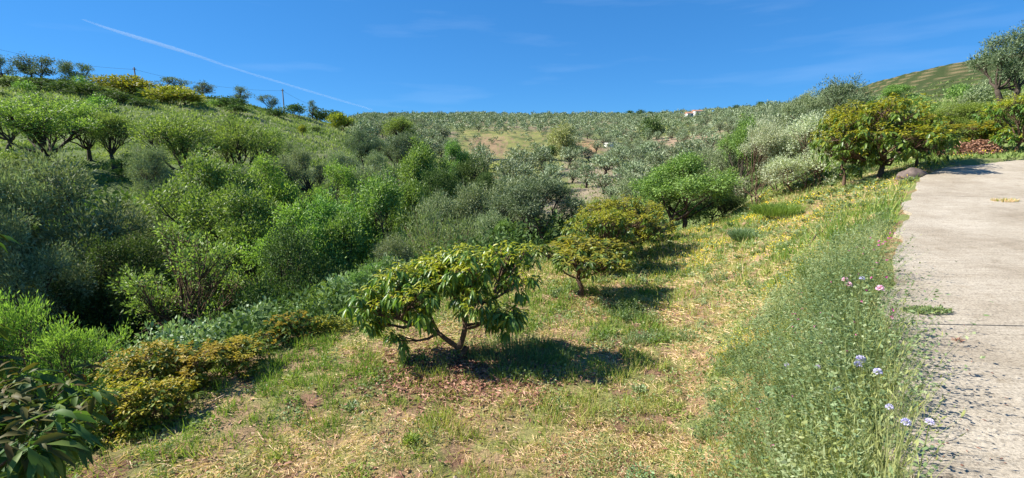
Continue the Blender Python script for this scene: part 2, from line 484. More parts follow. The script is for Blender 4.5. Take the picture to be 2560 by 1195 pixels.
# ground
def ground_material():
    m, t, o = newmat('ground_cover')
    c = attr(t, 'gcol').outputs['Color']
    tc = t.nodes.new("ShaderNodeTexCoord")
    n1 = noise(t, 5.0, 8, 0.72, tc.outputs['Object'])
    n2 = noise(t, 38.0, 5, 0.7, tc.outputs['Object'])
    n3 = noise(t, 0.35, 8, 0.7, tc.outputs['Object'])
    k = mth(t, 'ADD', mth(t, 'MULTIPLY', n1, 0.9), mth(t, 'ADD', mth(t, 'MULTIPLY', n2, 0.7), mth(t, 'MULTIPLY', n3, 0.5)))
    c = mixc(t, 1.0, c, ramp(t, k, [(0.7, (0.55, 0.52, 0.5)), (1.0, (0.95, 0.95, 0.92)), (1.35, (1.4, 1.4, 1.35))]), 'MULTIPLY')
    p = t.nodes.new("ShaderNodeBsdfPrincipled"); p.inputs['Roughness'].default_value = 0.95
    p.inputs['Specular IOR Level'].default_value = 0.1
    t.links.new(c, p.inputs['Base Color'])
    b = t.nodes.new("ShaderNodeBump"); b.inputs['Strength'].default_value = 0.8; b.inputs['Distance'].default_value = 0.04
    t.links.new(mth(t, 'ADD', n1, mth(t, 'MULTIPLY', n2, 0.6)), b.inputs['Height']); t.links.new(b.outputs[0], p.inputs['Normal'])
    t.links.new(p.outputs[0], o.inputs[0])
    return m

def concrete_material():
    m, t, o = newmat('brushed_concrete')
    tc = t.nodes.new("ShaderNodeTexCoord")
    mp = t.nodes.new("ShaderNodeMapping")
    mp.inputs['Rotation'].default_value = (0, 0, math.radians(6))
    mp.inputs['Scale'].default_value = (2.2, 34.0, 1)
    t.links.new(tc.outputs['Object'], mp.inputs[0])
    n1 = noise(t, 1.0, 6, 0.7, mp.outputs[0])
    n2 = noise(t, 60, 4, 0.7, tc.outputs['Object'])
    n3 = noise(t, 0.7, 6, 0.65, tc.outputs['Object'])
    n4 = noise(t, 6.0, 6, 0.7, tc.outputs['Object'])
    base = ramp(t, n3, [(0.3, (0.285, 0.235, 0.17)), (0.5, (0.385, 0.332, 0.255)), (0.72, (0.47, 0.415, 0.33))])
    base = mixc(t, 1.0, base, ramp(t, n1, [(0.25, (0.62, 0.6, 0.57)), (0.45, (0.95, 0.95, 0.95)), (0.75, (1.18, 1.18, 1.18))]), 'MULTIPLY')
    base = mixc(t, 1.0, base, ramp(t, n2, [(0.3, (0.42, 0.40, 0.38)), (0.5, (1, 1, 1)), (0.75, (1.35, 1.33, 1.3))]), 'MULTIPLY')
    base = mixc(t, 1.0, base, ramp(t, n4, [(0.25, (0.7, 0.66, 0.6)), (0.45, (1, 1, 1))]), 'MULTIPLY')
    p = t.nodes.new("ShaderNodeBsdfPrincipled"); p.inputs['Roughness'].default_value = 0.9
    p.inputs['Specular IOR Level'].default_value = 0.2
    t.links.new(base, p.inputs['Base Color'])
    b = t.nodes.new("ShaderNodeBump"); b.inputs['Strength'].default_value = 0.7; b.inputs['Distance'].default_value = 0.012
    t.links.new(mth(t, 'ADD', n1, mth(t, 'MULTIPLY', n2, 0.7)), b.inputs['Height']); t.links.new(b.outputs[0], p.inputs['Normal'])
    t.links.new(p.outputs[0], o.inputs[0])
    return m
M['ground'] = ground_material()
M['concrete'] = concrete_material()
M['rock'] = plain('boulder_stone', (0.07, 0.055, 0.05), (0.22, 0.17, 0.145), 5, 0.9, 0.8)
M['clod'] = plain('stone_clod', (0.15, 0.10, 0.075), (0.36, 0.29, 0.23), 9, 0.95, 0.3)
M['white'] = plain('white_wall', (0.7, 0.69, 0.66), (0.8, 0.79, 0.76), 2, 0.9, 0.1)
M['roof'] = plain('clay_roof', (0.3, 0.14, 0.09), (0.42, 0.22, 0.14), 3, 0.9, 0.1)
M['wallgrey'] = plain('grey_barrier', (0.24, 0.24, 0.24), (0.38, 0.38, 0.37), 1.5, 0.9, 0.2)
M['asphalt'] = plain('asphalt', (0.045, 0.045, 0.048), (0.07, 0.07, 0.07), 2, 0.9, 0.2)
M['pole'] = plain('weathered_pole', (0.1, 0.085, 0.07), (0.18, 0.16, 0.14), 3, 0.9, 0.2)
M['window'] = plain('dark_window', (0.02, 0.022, 0.025), (0.04, 0.042, 0.045), 2, 0.3, 0.0, 0.5)

# ------------------------------------------------------------------ ground sheet
def gcolor(X, Y, Z):
    r = np.hypot(X, Y)
    de, _ = poly_dist(X, Y, EDGE); dr, _ = poly_dist(X, Y, RIM)
    px, py, _d = proj(X, Y, Z)
    n = fbm(X * 1.7, Y * 1.7, 21, 5); n2 = fbm(X * 0.12, Y * 0.12, 33, 4); n3 = fbm(X * 3.6, Y * 3.6, 5, 3)
    def C(*c): return np.array(c)[None, :]
    def mix(a, b, f): return a * (1 - f[:, None]) + b * f[:, None]
    straw = C(0.30, 0.205, 0.12); soil = C(0.155, 0.09, 0.06); grn = C(0.15, 0.20, 0.05); ygr = C(0.27, 0.29, 0.085)
    c = mix(straw + 0 * X[:, None], soil, np.clip(sst(0.44, 0.6, n) * 0.8 + 0.35 * sst(6, 3, Y), 0, 1))
    c = mix(c, grn, sst(0.45, 0.6, n3) * 0.55)
    # bank
    bk = sst(-2.3, -1.2, de) * (r < 22)
    c = mix(c, mix(C(0.27, 0.175, 0.105) + 0 * X[:, None], C(0.17, 0.20, 0.07), sst(0.42, 0.55, n3)), bk)
    # ravine, its shade painted in as a near-black ground tone
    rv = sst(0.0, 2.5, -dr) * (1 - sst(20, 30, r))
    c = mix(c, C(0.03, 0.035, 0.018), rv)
    # hillside left
    az = np.arctan2(X, Y)
    hl = sst(22, 30, r)
    hc = mix(C(0.13, 0.175, 0.06) + 0 * X[:, None], C(0.22, 0.24, 0.11), sst(0.4, 0.62, n2))
    hc = mix(hc, C(0.08, 0.12, 0.035), sst(0.54, 0.66, fbm(X * 0.3, Y * 0.3, 77, 4)) * 0.7)
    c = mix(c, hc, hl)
    # valley floor and opposite hills
    far = sst(45, 60, r) * sst(-0.34, -0.24, az)
    fc = mix(C(0.16, 0.19, 0.075) + 0 * X[:, None], C(0.27, 0.22, 0.14), sst(0.45, 0.62, n2))
    c = mix(c, fc, far)
    # grove floor, pale soil
    g = sst(50, 60, r) * (1 - sst(112, 120, r)) * sst(0.0, 0.06, az)
    c = mix(c, mix(C(0.30, 0.245, 0.175) + 0 * X[:, None], C(0.2, 0.22, 0.09), sst(0.5, 0.62, n2)), g)
    # grassy knoll above the highway, with a reddish cut
    k = sst(126, 132, r) * (1 - sst(215, 240, r)) * sst(-0.13, -0.1, az) * (1 - sst(0.09, 0.13, az))
    nk = fbm(X * 0.22, Y * 0.22, 131, 4)
    c = mix(c, mix(mix(C(0.25, 0.255, 0.085) + 0 * X[:, None], C(0.13, 0.155, 0.055), sst(0.5, 0.58, nk)), C(0.30, 0.22, 0.12), sst(0.58, 0.7, n)), k)
    def patch(x0, x1, y0, y1, col, cc):
        f = sst(x0 - 12, x0 + 12, px) * (1 - sst(x1 - 12, x1 + 12, px)) * sst(y0 - 6, y0 + 6, py) * (1 - sst(y1 - 6, y1 + 6, py)) * (r > 60)
        return mix(cc, C(*col), f * sst(0.3, 0.45, n3))
    c = patch(1175, 1262, 342, 390, (0.30, 0.21, 0.125), c)
    c = patch(1440, 1500, 352, 384, (0.42, 0.26, 0.14), c)
    c = patch(1630, 1830, 338, 384, (0.36, 0.26, 0.18), c)
    c = patch(1590, 1730, 308, 340, (0.34, 0.38, 0.09), c)
    c = patch(1120, 1400, 405, 440, (0.3, 0.31, 0.09), c)
    # terraced hill on the right
    m = sst(0.55, 0.63, az) * sst(70, 90, r)
    q = far_z(X, Y) / 2.2; fq = q - np.floor(q)
    tc_ = mix(C(0.23, 0.175, 0.095) + 0 * X[:, None], C(0.05, 0.07, 0.025), sst(0.5, 0.6, fq) * (1 - sst(0.92, 1.0, fq)))
    c = mix(c, tc_, m)
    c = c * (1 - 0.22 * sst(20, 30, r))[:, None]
    h2 = sst(18, 24, r) * (1 - sst(60, 80, r)) * sst(0.5, 0.6, az)
    c = mix(c, C(0.17, 0.21, 0.07), h2)
    return c

def build_ground():
    az = np.radians(np.concatenate([np.arange(-180, -62, 3.0), np.arange(-62, 62, 0.22), np.arange(62, 180, 3.0)]))
    R = np.concatenate([[0.05], np.geomspace(0.4, 30, 210), np.geomspace(30.6, 1000, 230)])
    A, RR = np.meshgrid(az, R, indexing='ij')
    X = (RR * np.sin(A)).ravel(); Y = (RR * np.cos(A)).ravel()
    Z = ground_z(X, Y)
    r = RR.ravel()
    de, _ = poly_dist(X, Y, EDGE)
    Z = Z + (fbm(X * 4, Y * 4, 51, 3) - 0.5) * 0.06 * ((de < -0.1) & (r < 20))
    Z = Z + (fbm(X * .7, Y * .7, 52, 3) - 0.5) * 0.6 * (r > 26) * (1 - 0.8 * (np.arctan2(X, Y) > 0.6) * (r > 75))
    na, nr = len(az), len(R)
    i = np.arange(na)[:, None]; j = np.arange(nr - 1)[None]
    i2 = (i + 1) % na
    f = np.stack([i * nr + j, i * nr + j + 1, i2 * nr + j + 1, i2 * nr + j], -1).reshape(-1, 4)
    me = mesh_np('ground', np.stack([X, Y, Z], 1), [f], [M['ground']], {'gcol': gcolor(X, Y, Z)}, smooth=True)
    link('ground', me, kind='structure')
build_ground()

# ------------------------------------------------------------------ concrete lane
def build_lane():
    pts = np.array(EDGE)
    T = norm(np.gradient(pts, axis=0))
    Rt = np.stack([T[:, 1], -T[:, 0]], 1)
    L = np.concatenate([[0], np.cumsum(np.linalg.norm(np.diff(pts, axis=0), axis=1))])
    a0_ = L[np.argmin(np.abs(pts[:, 0] - 0.1) + np.abs(pts[:, 1]))]
    bl_ = sst(11.0, 19.0, L - a0_)
    an_ = np.arctan2(Rt[:, 1], Rt[:, 0]) * bl_ + math.radians(-3) * (1 - bl_)
    Rt = np.stack([np.cos(an_), np.sin(an_)], 1) * (1 + 0.3 * (1 - bl_))[:, None]
    # joints: breaks across the slab
    base = float(np.interp(0, [0], [0]))
    arc0 = L[np.argmin(np.abs(pts[:, 0] - 0.1) + np.abs(pts[:, 1]))]
    joints = [arc0 - 3.0, arc0 + 4.95, arc0 + 13.6, arc0 + 19.5]
    s = np.arange(0, L[-1], 0.12)
    for q in joints:
        s = s[np.abs(s - q) > 0.045]
        s = np.concatenate([s, [q - 0.010, q + 0.010]])
    s = np.sort(s)
    g = Geo()
    W5 = 4.3
    cx = np.interp(s, L, pts[:, 0]); cy = np.interp(s, L, pts[:, 1])
    rx = np.interp(s, L, Rt[:, 0]); ry = np.interp(s, L, Rt[:, 1])
    wv = 0.15 * (fbm(s * 1.6, s * 0, 8, 5) - 0.5) * 2
    nw = 14
    V = []
    off = np.linspace(0, 1, nw)
    for k, u in enumerate(off):
        x = cx + rx * (wv * (1 - u) + W5 * u); y = cy + ry * (wv * (1 - u) + W5 * u)
        V.append(np.stack([x, y, road_z(cy) * (1 - u) + road_z(y) * u + 0.0], 1))
    top = np.stack(V, 1)                       # ns x nw x 3
    bot = top.copy(); bot[:, :, 2] -= 0.14
    ns = len(s)
    allv = np.concatenate([top.reshape(-1, 3), bot.reshape(-1, 3)])
    F4 = []
    nb = ns * nw
    def idx(i, k, b=0): return b * nb + i * nw + k
    gaps = set()
    for i in range(ns - 1):
        if abs(s[i + 1] - s[i] - 0.020) < 1e-6:
            gaps.add(i)
    for i in range(ns - 1):
        if i in gaps: continue
        for k in range(nw - 1):
            F4.append((idx(i, k), idx(i + 1, k), idx(i + 1, k + 1), idx(i, k + 1)))
        F4.append((idx(i, 0, 1), idx(i + 1, 0, 1), idx(i + 1, 0), idx(i, 0)))
        F4.append((idx(i, nw - 1), idx(i + 1, nw - 1), idx(i + 1, nw - 1, 1), idx(i, nw - 1, 1)))
    for i in list(gaps):
        for k in range(nw - 1):
            F4.append((idx(i, k), idx(i, k + 1), idx(i, k + 1, 1), idx(i, k, 1)))
            F4.append((idx(i + 1, k + 1), idx(i + 1, k), idx(i + 1, k, 1), idx(i + 1, k + 1, 1)))
    me = mesh_np('road', allv, [np.array(F4)[:, ::-1]], [M['concrete']])
    link('road', me, kind='structure')
build_lane()

# ------------------------------------------------------------------ tree builder
def make_tree(seed, H, R, cb, nlobe, lobe_r, ncl, cl_r, per, leafL, leafW, leafmat, barkmat, shape='dia', droop=0.0, upb=0.3,
              fork=0.3, stems=1, trunk_r=0.12, flush=0.0, lobes=None, whorl=False, flat=0.8, spike=0.0, nodes=None, lean=(0, 0), sag=0.4, limb_sides=5, twig=0.012, single=False, jag=0.0, hollow=0.5):
    rng = np.random.default_rng(seed)
    Hc = (H + cb) / 2; hh = (H - cb) / 2
    if lobes is None:
        lobes = []
        for k in range(nlobe):
            a = k * 2.399 + rng.uniform(-0.5, 0.5); u = rng.uniform(-0.8, 0.9)
            rr = math.sqrt(max(0.05, 1 - u * u)) * rng.uniform(0.45, 1.05)
            sc = rng.uniform(0.5, 1.2)
            lr = lobe_r * R * sc
            x = math.cos(a) * rr * (R - lr * 0.8); y = math.sin(a) * rr * (R - lr * 0.8); z = Hc + u * (hh - lr * flat * 0.8)
            lobes.append((x, y, z, lr))
        lobes.append((0, 0, H - lobe_r * R * flat * 0.9, lobe_r * R))
    lobes = np.array(lobes, float)
    tot = (lobes[:, 3] ** 2).sum()
    wood = Geo(); fol = Geo()
    tops = []
    for s in range(stems):
        a = rng.uniform(0, 2 * PI)
        q = 0.0 if stems == 1 else 0.12 * R
        b0 = np.array([math.cos(a) * q, math.sin(a) * q, -0.15 * trunk_r / 0.1])
        t0 = np.array([lean[0] + rng.normal() * 0.06 * R + math.cos(a) * q * 2.5, lean[1] + rng.normal() * 0.06 * R + math.sin(a) * q * 2.5, fork * H * rng.uniform(0.85, 1.15)])
        P = bez(b0, t0, (rng.normal() * 0.06 * R, rng.normal() * 0.06 * R, 0), 6, trunk_r * 0.12, rng)
        rr = np.linspace(1.25, 0.85, 6) * trunk_r / math.sqrt(stems); rr[0] *= 1.35
        wood.tube(P, rr, 7)
        tops.append(t0)
    Pos = []; Dir = []; Fl = []; LL = []; Up = []
    nod = []
    if nodes:
        for (pa, pb, ra, rb) in nodes:
            wood.tube(bez(pa, pb, rng.normal(size=3) * 0.03, 6), np.linspace(ra, rb, 6), 7)
            nod.append(np.array(pb, float))
    for li, (x, y, z, lr) in enumerate(lobes):
        c = np.array([x, y, z])
        st = tops[li % len(tops)]
        if nod: st = min(nod, key=lambda q: np.linalg.norm(c - q) + (0.6 if q[2] > c[2] else 0))
        d = np.linalg.norm(c - st)
        lift = np.array([0, 0, -0.12 * d]) + rng.normal(size=3) * 0.06 * d
        P = bez(st, c, lift, 7, 0.02 * d, rng)
        r0 = trunk_r * 0.6 / math.sqrt(stems) * rng.uniform(0.7, 1.0)
        wood.tube(P, np.linspace(r0, max(twig, r0 * 0.3), 7), limb_sides)
        m = max(3, int(ncl * lr * lr / tot))
        dv = norm(rng.normal(size=(m, 3)))
        dv[:, 2] = np.where(rng.random(m) < 0.65, np.abs(dv[:, 2]), dv[:, 2])
        rad = lr * (hollow + (1 - hollow) * rng.random(m) ** 0.6) * (1 + jag * rng.normal(size=m))
        cc = c + dv * rad[:, None] * np.array([1, 1, flat])
        if spike > 0:
            kk = rng.random(m) < spike
            cc[kk] += norm(dv[kk] + np.array([0, 0, 0.8])) * lr * 0.5
        cc[:, 2] = np.maximum(cc[:, 2], cb * 0.6 + 0.02)
        nt_ = min(m, 26)
        for q in rng.choice(m, nt_, replace=False):
            j = P[rng.integers(3, 7)]
            wood.tube(bez(j, cc[q], rng.normal(size=3) * 0.08 * lr, 4), np.linspace(max(twig, r0 * 0.25), twig * 0.4, 4), 3)
        for q in range(m):
            n = max(3, int(per * rng.uniform(0.6, 1.4)))
            if whorl:
                tip = cc[q] + dv[q] * 0.02
                ph = np.arange(n) * 2.4 + rng.uniform(0, 6)
                isf = rng.random() < flush * sst(-0.35, 0.7, dv[q, 2] + 0.35 * (cc[q, 2] - Hc) / max(hh, .1))
                pitch = rng.normal(-0.55 if not isf else 0.15, 0.35, n) - droop * (not isf)
                dd = np.stack([np.cos(ph) * np.cos(pitch), np.sin(ph) * np.cos(pitch), np.sin(pitch)], 1) + dv[q] * 0.25 + rng.normal(size=(n, 3)) * 0.1
                Pos.append(tip + rng.normal(size=(n, 3)) * cl_r + dd * 0.015)
                Dir.append(dd); Fl.append(np.full(n, 0.0) + (rng.uniform(0.45, 1.0, n) if isf else (rng.random(n) < 0.07) * rng.uniform(0.2, 0.7, n)))
                LL.append(rng.uniform(0.65, 1.1, n) * (0.72 if isf else 1.0))
                Up.append(np.array([0, 0, 1.0]) + rng.normal(size=(n, 3)) * 0.35)
            else:
                p = rng.normal(size=(n, 3)) * cl_r
                Pos.append(cc[q] + p * np.array([1, 1, 0.85]))
                Dir.append(norm(p) * 0.7 + dv[q] * 0.5 + rng.normal(size=(n, 3)) * 0.5 + np.array([0, 0, upb - droop]))
                Fl.append(np.full(n, 0.0) + (rng.random(n) < flush)); LL.append(rng.uniform(0.7, 1.3, n))
                Up.append(norm(p) * 0.55 + dv[q] * 0.6 + np.array([0, 0, 0.25]) + rng.normal(size=(n, 3)) * 0.42)
    Pos = np.concatenate(Pos); Dir = np.concatenate(Dir); Fl = np.concatenate(Fl); LL = np.concatenate(LL); Up = np.concatenate(Up)
    n = len(Pos)
    rnd = np.clip(rng.normal(0.5, 0.22, n), 0, 1)
    V, f, k = leaves(Pos, Dir, leafL * LL, leafW * LL, rng, shape, sag, up=Up)
    V[:, 2] = np.maximum(V[:, 2], 0.01)
    if single:
        fol.add(V, f, 0, rnd=np.repeat(rnd, k), flush=np.repeat(Fl, k))
        wv = np.concatenate(wood.V)
        for kk in wood.F:
            pass
        off = fol.n
        for kk in sorted(wood.F):
            for a in wood.F[kk]:
                fol.F.setdefault(kk, []).append(a + off); fol.mi.setdefault(kk, []).append(np.full(len(a), 1))
        fol.V.append(wv); fol.n += len(wv)
        fol.A['rnd'].append(np.zeros(len(wv))); fol.A['flush'].append(np.zeros(len(wv)))
        return fol.build('tree', [leafmat, barkmat]), None
    fol.add(V, f, 0, rnd=np.repeat(rnd, k), flush=np.repeat(Fl, k))
    return fol.build('crown', [leafmat], whorl), wood.build('trunk', [barkmat], True)

PROTO = {}
def proto(kind, H, Wd, n, **kw):
    vs = [make_tree(seed=hash_name(kind) + i, H=H, R=Wd / 2, **kw) for i in range(n)]
    hs = []; ws = []
    for c, _t in vs:
        a = np.zeros(len(c.vertices) * 3, np.float32); c.vertices.foreach_get('co', a); a = a.reshape(-1, 3)
        hs.append(np.percentile(a[:, 2], 99.2)); ws.append(2 * np.percentile(np.abs(a[:, 0]), 98.0))
    H = float(np.mean(hs)); Wd = float(np.mean(ws))
    PROTO[kind] = dict(H=H, W=Wd, tr=kw.get('trunk_r', 0.1), bark=kw['barkmat'], v=vs)
def hash_name(s):
    return sum((i + 3) * ord(c) for i, c in enumerate(s)) % 9973

proto('olive', 4.2, 5.0, 3, cb=0.9, nlobe=11, lobe_r=0.34, ncl=300, cl_r=0.145, per=62, leafL=0.13, leafW=0.034, leafmat=M['olive'], barkmat=M['bark'], upb=0.35, trunk_r=0.2, fork=0.26, stems=2, flat=0.85, spike=0.15, jag=0.1)
proto('olive_dark', 4.0, 5.0, 2, cb=0.8, nlobe=10, lobe_r=0.32, ncl=300, cl_r=0.15, per=60, leafL=0.13, leafW=0.036, leafmat=M['olive_dark'], barkmat=M['bark'], upb=0.2, trunk_r=0.2, fork=0.26, stems=2, flat=0.85, spike=0.12, jag=0.12)
proto('olive_bush', 3.6, 5.0, 2, cb=0.1, nlobe=13, lobe_r=0.31, ncl=330, cl_r=0.145, per=66, leafL=0.13, leafW=0.034, leafmat=M['olive'], barkmat=M['bark'], upb=0.15, trunk_r=0.14, fork=0.12, stems=3, flat=0.85, spike=0.12, jag=0.12)
proto('almond', 4.2, 5.2, 3, cb=1.5, nlobe=9, lobe_r=0.36, ncl=260, cl_r=0.17, per=44, leafL=0.13, leafW=0.05, leafmat=M['almond'], barkmat=M['bark'], upb=0.4, trunk_r=0.17, fork=0.24, flat=0.8, spike=0.25, jag=0.15, twig=0.02)
proto('green', 4.0, 4.0, 3, cb=0.02, nlobe=12, lobe_r=0.31, ncl=290, cl_r=0.13, per=84, leafL=0.095, leafW=0.042, leafmat=M['green'], barkmat=M['bark'], upb=0.05, trunk_r=0.13, fork=0.2, stems=2, flat=0.9, spike=0.1, jag=0.12)
proto('lime', 3.6, 3.6, 2, cb=0.05, nlobe=11, lobe_r=0.31, ncl=260, cl_r=0.12, per=74, leafL=0.09, leafW=0.04, leafmat=M['lime'], barkmat=M['bark'], upb=0.05, trunk_r=0.12, fork=0.2, stems=2, flat=0.9, spike=0.1, jag=0.12)
proto('dark', 3.6, 4.4, 2, cb=0.1, nlobe=10, lobe_r=0.42, ncl=320, cl_r=0.13, per=64, leafL=0.09, leafW=0.042, leafmat=M['dark'], barkmat=M['bark'], upb=0.1, trunk_r=0.14, fork=0.15, stems=2, flat=0.9, jag=0.08)
proto('silver', 3.6, 3.2, 2, cb=0.05, nlobe=10, lobe_r=0.36, ncl=340, cl_r=0.11, per=56, leafL=0.08, leafW=0.028, leafmat=M['silver'], barkmat=M['bark_brown'], upb=0.6, trunk_r=0.08, fork=0.1, stems=4, flat=1.1, spike=0.3, jag=0.12)
proto('broom', 1.6, 2.6, 2, cb=0.05, nlobe=8, lobe_r=0.42, ncl=170, cl_r=0.12, per=24, leafL=0.16, leafW=0.06, leafmat=M['broom'], barkmat=M['bark_brown'], upb=0.5, trunk_r=0.06, fork=0.12, stems=3, flat=0.8)
proto('retama', 2.4, 4.2, 1, cb=0.0, nlobe=10, lobe_r=0.42, ncl=420, cl_r=0.15, per=34, leafL=0.10, leafW=0.022, leafmat=M['broom_green'], barkmat=M['bark_brown'], upb=0.6, trunk_r=0.06, fork=0.1, stems=4, flat=0.9)
proto('spindly', 4.6, 4.8, 1, cb=0.9, nlobe=12, lobe_r=0.26, ncl=300, cl_r=0.10, per=15, leafL=0.12, leafW=0.05, leafmat=M['almond'], barkmat=M['bark_brown'], upb=0.2, trunk_r=0.09, fork=0.25, stems=4, flat=0.8, spike=0.3, jag=0.25, twig=0.018)
proto('bramble', 1.1, 2.2, 2, cb=0.0, nlobe=8, lobe_r=0.42, ncl=230, cl_r=0.09, per=13, leafL=0.09, leafW=0.055, leafmat=M['bramble'], barkmat=M['bark_brown'], upb=0.0, trunk_r=0.02, fork=0.15, stems=4, flat=0.8, jag=0.15, twig=0.005)
proto('feathery', 1.5, 1.3, 2, cb=0.0, nlobe=9, lobe_r=0.34, ncl=240, cl_r=0.05, per=40, leafL=0.055, leafW=0.012, leafmat=M['bright'], barkmat=M['bark_brown'], upb=1.0, trunk_r=0.025, fork=0.2, stems=3, flat=1.2, spike=0.45, jag=0.15, twig=0.005)
proto('shrub_far', 2.2, 3.0, 3, cb=0.0, nlobe=7, lobe_r=0.45, ncl=60, cl_r=0.2, per=22, leafL=0.26, leafW=0.11, leafmat=M['green'], barkmat=M['bark'], upb=0.4, trunk_r=0.06, fork=0.1, stems=2, flat=0.9, jag=0.12, spike=0.2)
proto('dark_far', 2.2, 3.0, 2, cb=0.0, nlobe=7, lobe_r=0.45, ncl=60, cl_r=0.2, per=22, leafL=0.26, leafW=0.11, leafmat=M['dark'], barkmat=M['bark'], upb=0.4, trunk_r=0.06, fork=0.1, stems=2, flat=0.9, jag=0.12)
proto('grey_far', 2.2, 3.0, 2, cb=0.0, nlobe=7, lobe_r=0.45, ncl=60, cl_r=0.2, per=22, leafL=0.26, leafW=0.08, leafmat=M['olive'], barkmat=M['bark'], upb=0.4, trunk_r=0.06, fork=0.1, stems=2, flat=0.9, jag=0.12)
proto('olive_mid', 4.0, 5.2, 5, cb=0.5, nlobe=6, lobe_r=0.30, ncl=85, cl_r=0.26, per=26, leafL=0.28, leafW=0.10, leafmat=M['olive_dark'], barkmat=M['bark'], upb=0.3, trunk_r=0.22, fork=0.2, stems=2, flat=0.8, jag=0.35, spike=0.3, twig=0.03)
proto('eucalyptus', 9.0, 9.0, 1, cb=0.5, nlobe=12, lobe_r=0.38, ncl=170, cl_r=0.45, per=30, leafL=0.5, leafW=0.16, leafmat=M['euc'], barkmat=M['bark'], upb=-0.1, trunk_r=0.35, fork=0.2, stems=2, flat=1.0, jag=0.1)
proto('avo_shrub', 1.3, 1.5, 2, cb=0.05, nlobe=9, lobe_r=0.40, ncl=190, cl_r=0.02, per=10, leafL=0.115, leafW=0.045, leafmat=M['avo_red'], barkmat=M['bark_brown'], shape='broad', trunk_r=0.03, fork=0.15, stems=2, flush=0.8, whorl=True, flat=0.85, twig=0.006, sag=0.3)
proto('avo_tree', 2.4, 3.4, 2, cb=0.02, nlobe=18, lobe_r=0.36, ncl=700, cl_r=0.03, per=10, leafL=0.16, leafW=0.065, leafmat=M['avo'], barkmat=M['bark_brown'], shape='broad', trunk_r=0.07, fork=0.2, stems=1, flush=0.85, whorl=True, flat=0.95, twig=0.01, sag=0.35, droop=0.1)
proto('avo_small', 1.5, 1.9, 1, cb=0.32, nlobe=10, lobe_r=0.38, ncl=260, cl_r=0.02, per=10, leafL=0.15, leafW=0.055, leafmat=M['avo'], barkmat=M['bark_brown'], shape='broad', trunk_r=0.045, fork=0.34, stems=1, flush=0.7, whorl=True, flat=0.8, twig=0.008, sag=0.35, droop=0.2)

LIM = dict(olive_bush=1.6, green=1.35, lime=1.3, avo_tree=1.5, silver=1.5, avo_shrub=1.5, bramble=1.5, feathery=1.4, dark=1.5, retama=1.4, broom=1.5, dark_far=1.5, spindly=1.35)
_rr = random.Random(5)
_cnt = {}
def put(kind, bx, Y, wpx, top, name, label, cat, group=None, depth=1.0, sink=0.0, rot=None, scz=None):
    """stand one plant on the ground at axis depth Y, sized in metres from its picture size"""
    zg = 0.0
    for _ in range(6):
        X = xcol(bx, Y, zg); zg = float(ground_z(np.array([X]), np.array([Y]))[0])
    zg -= sink
    P = PROTO[kind]
    d = Y * CP - (zg - CAMZ) * SP
    w = wpx / F * d
    h = zrow(top, Y) - zg
    _cnt[kind] = _cnt.get(kind, 0) + 1
    v = P['v'][_cnt[kind] % len(P['v'])]
    sc = w / P['W'] * 1.02
    h = max(h, 0.3 * w)
    lim = LIM.get(kind, 1.15) * P['H'] * sc
    off = max(0.0, h - lim)
    zs = min(h, lim) / P['H']
    e = bpy.data.objects.new(name, None); COL.objects.link(e)
    e.empty_display_size = 0.2
    e.location = (X, Y, zg)
    e.rotation_euler = (0, 0, _rr.uniform(0, 6.28) if rot is None else rot)
    e['label'] = label; e['category'] = cat
    if group: e['group'] = group
    c = link('crown' if cat == 'tree' else 'foliage', v[0], e, loc=(0, 0, off))
    c.scale = (sc, sc * depth, zs)
    t = link('limbs' if (cat == 'tree' and off > 0) else 'trunk' if cat == 'tree' else 'stem', v[1], e, loc=(0, 0, off))
    t.scale = (sc, sc * depth, zs)
    if off > 0.05:
        g = Geo(); r0 = P.get('tr', 0.1) * sc
        rg = np.random.default_rng(abs(int(bx)))
        g.tube(bez((0, 0, -0.3), (0, 0, off + 0.06 * h), (rg.normal() * 0.1, rg.normal() * 0.1, 0), 6), np.linspace(r0 * 1.5, r0 * 1.05, 6), 7)
        link('trunk' if cat == 'tree' else 'lower_stem', g.build('bole', [P['bark']], True), e)
    if off > 0.5 * lim:
        print('TALL', name, kind, bx, Y, 'w %.1f h %.1f off %.1f' % (w, h, off))
    if h < w * 0.35: print('FLAT', name, kind, bx, Y, 'w %.1f h %.1f' % (w, h))
    return e

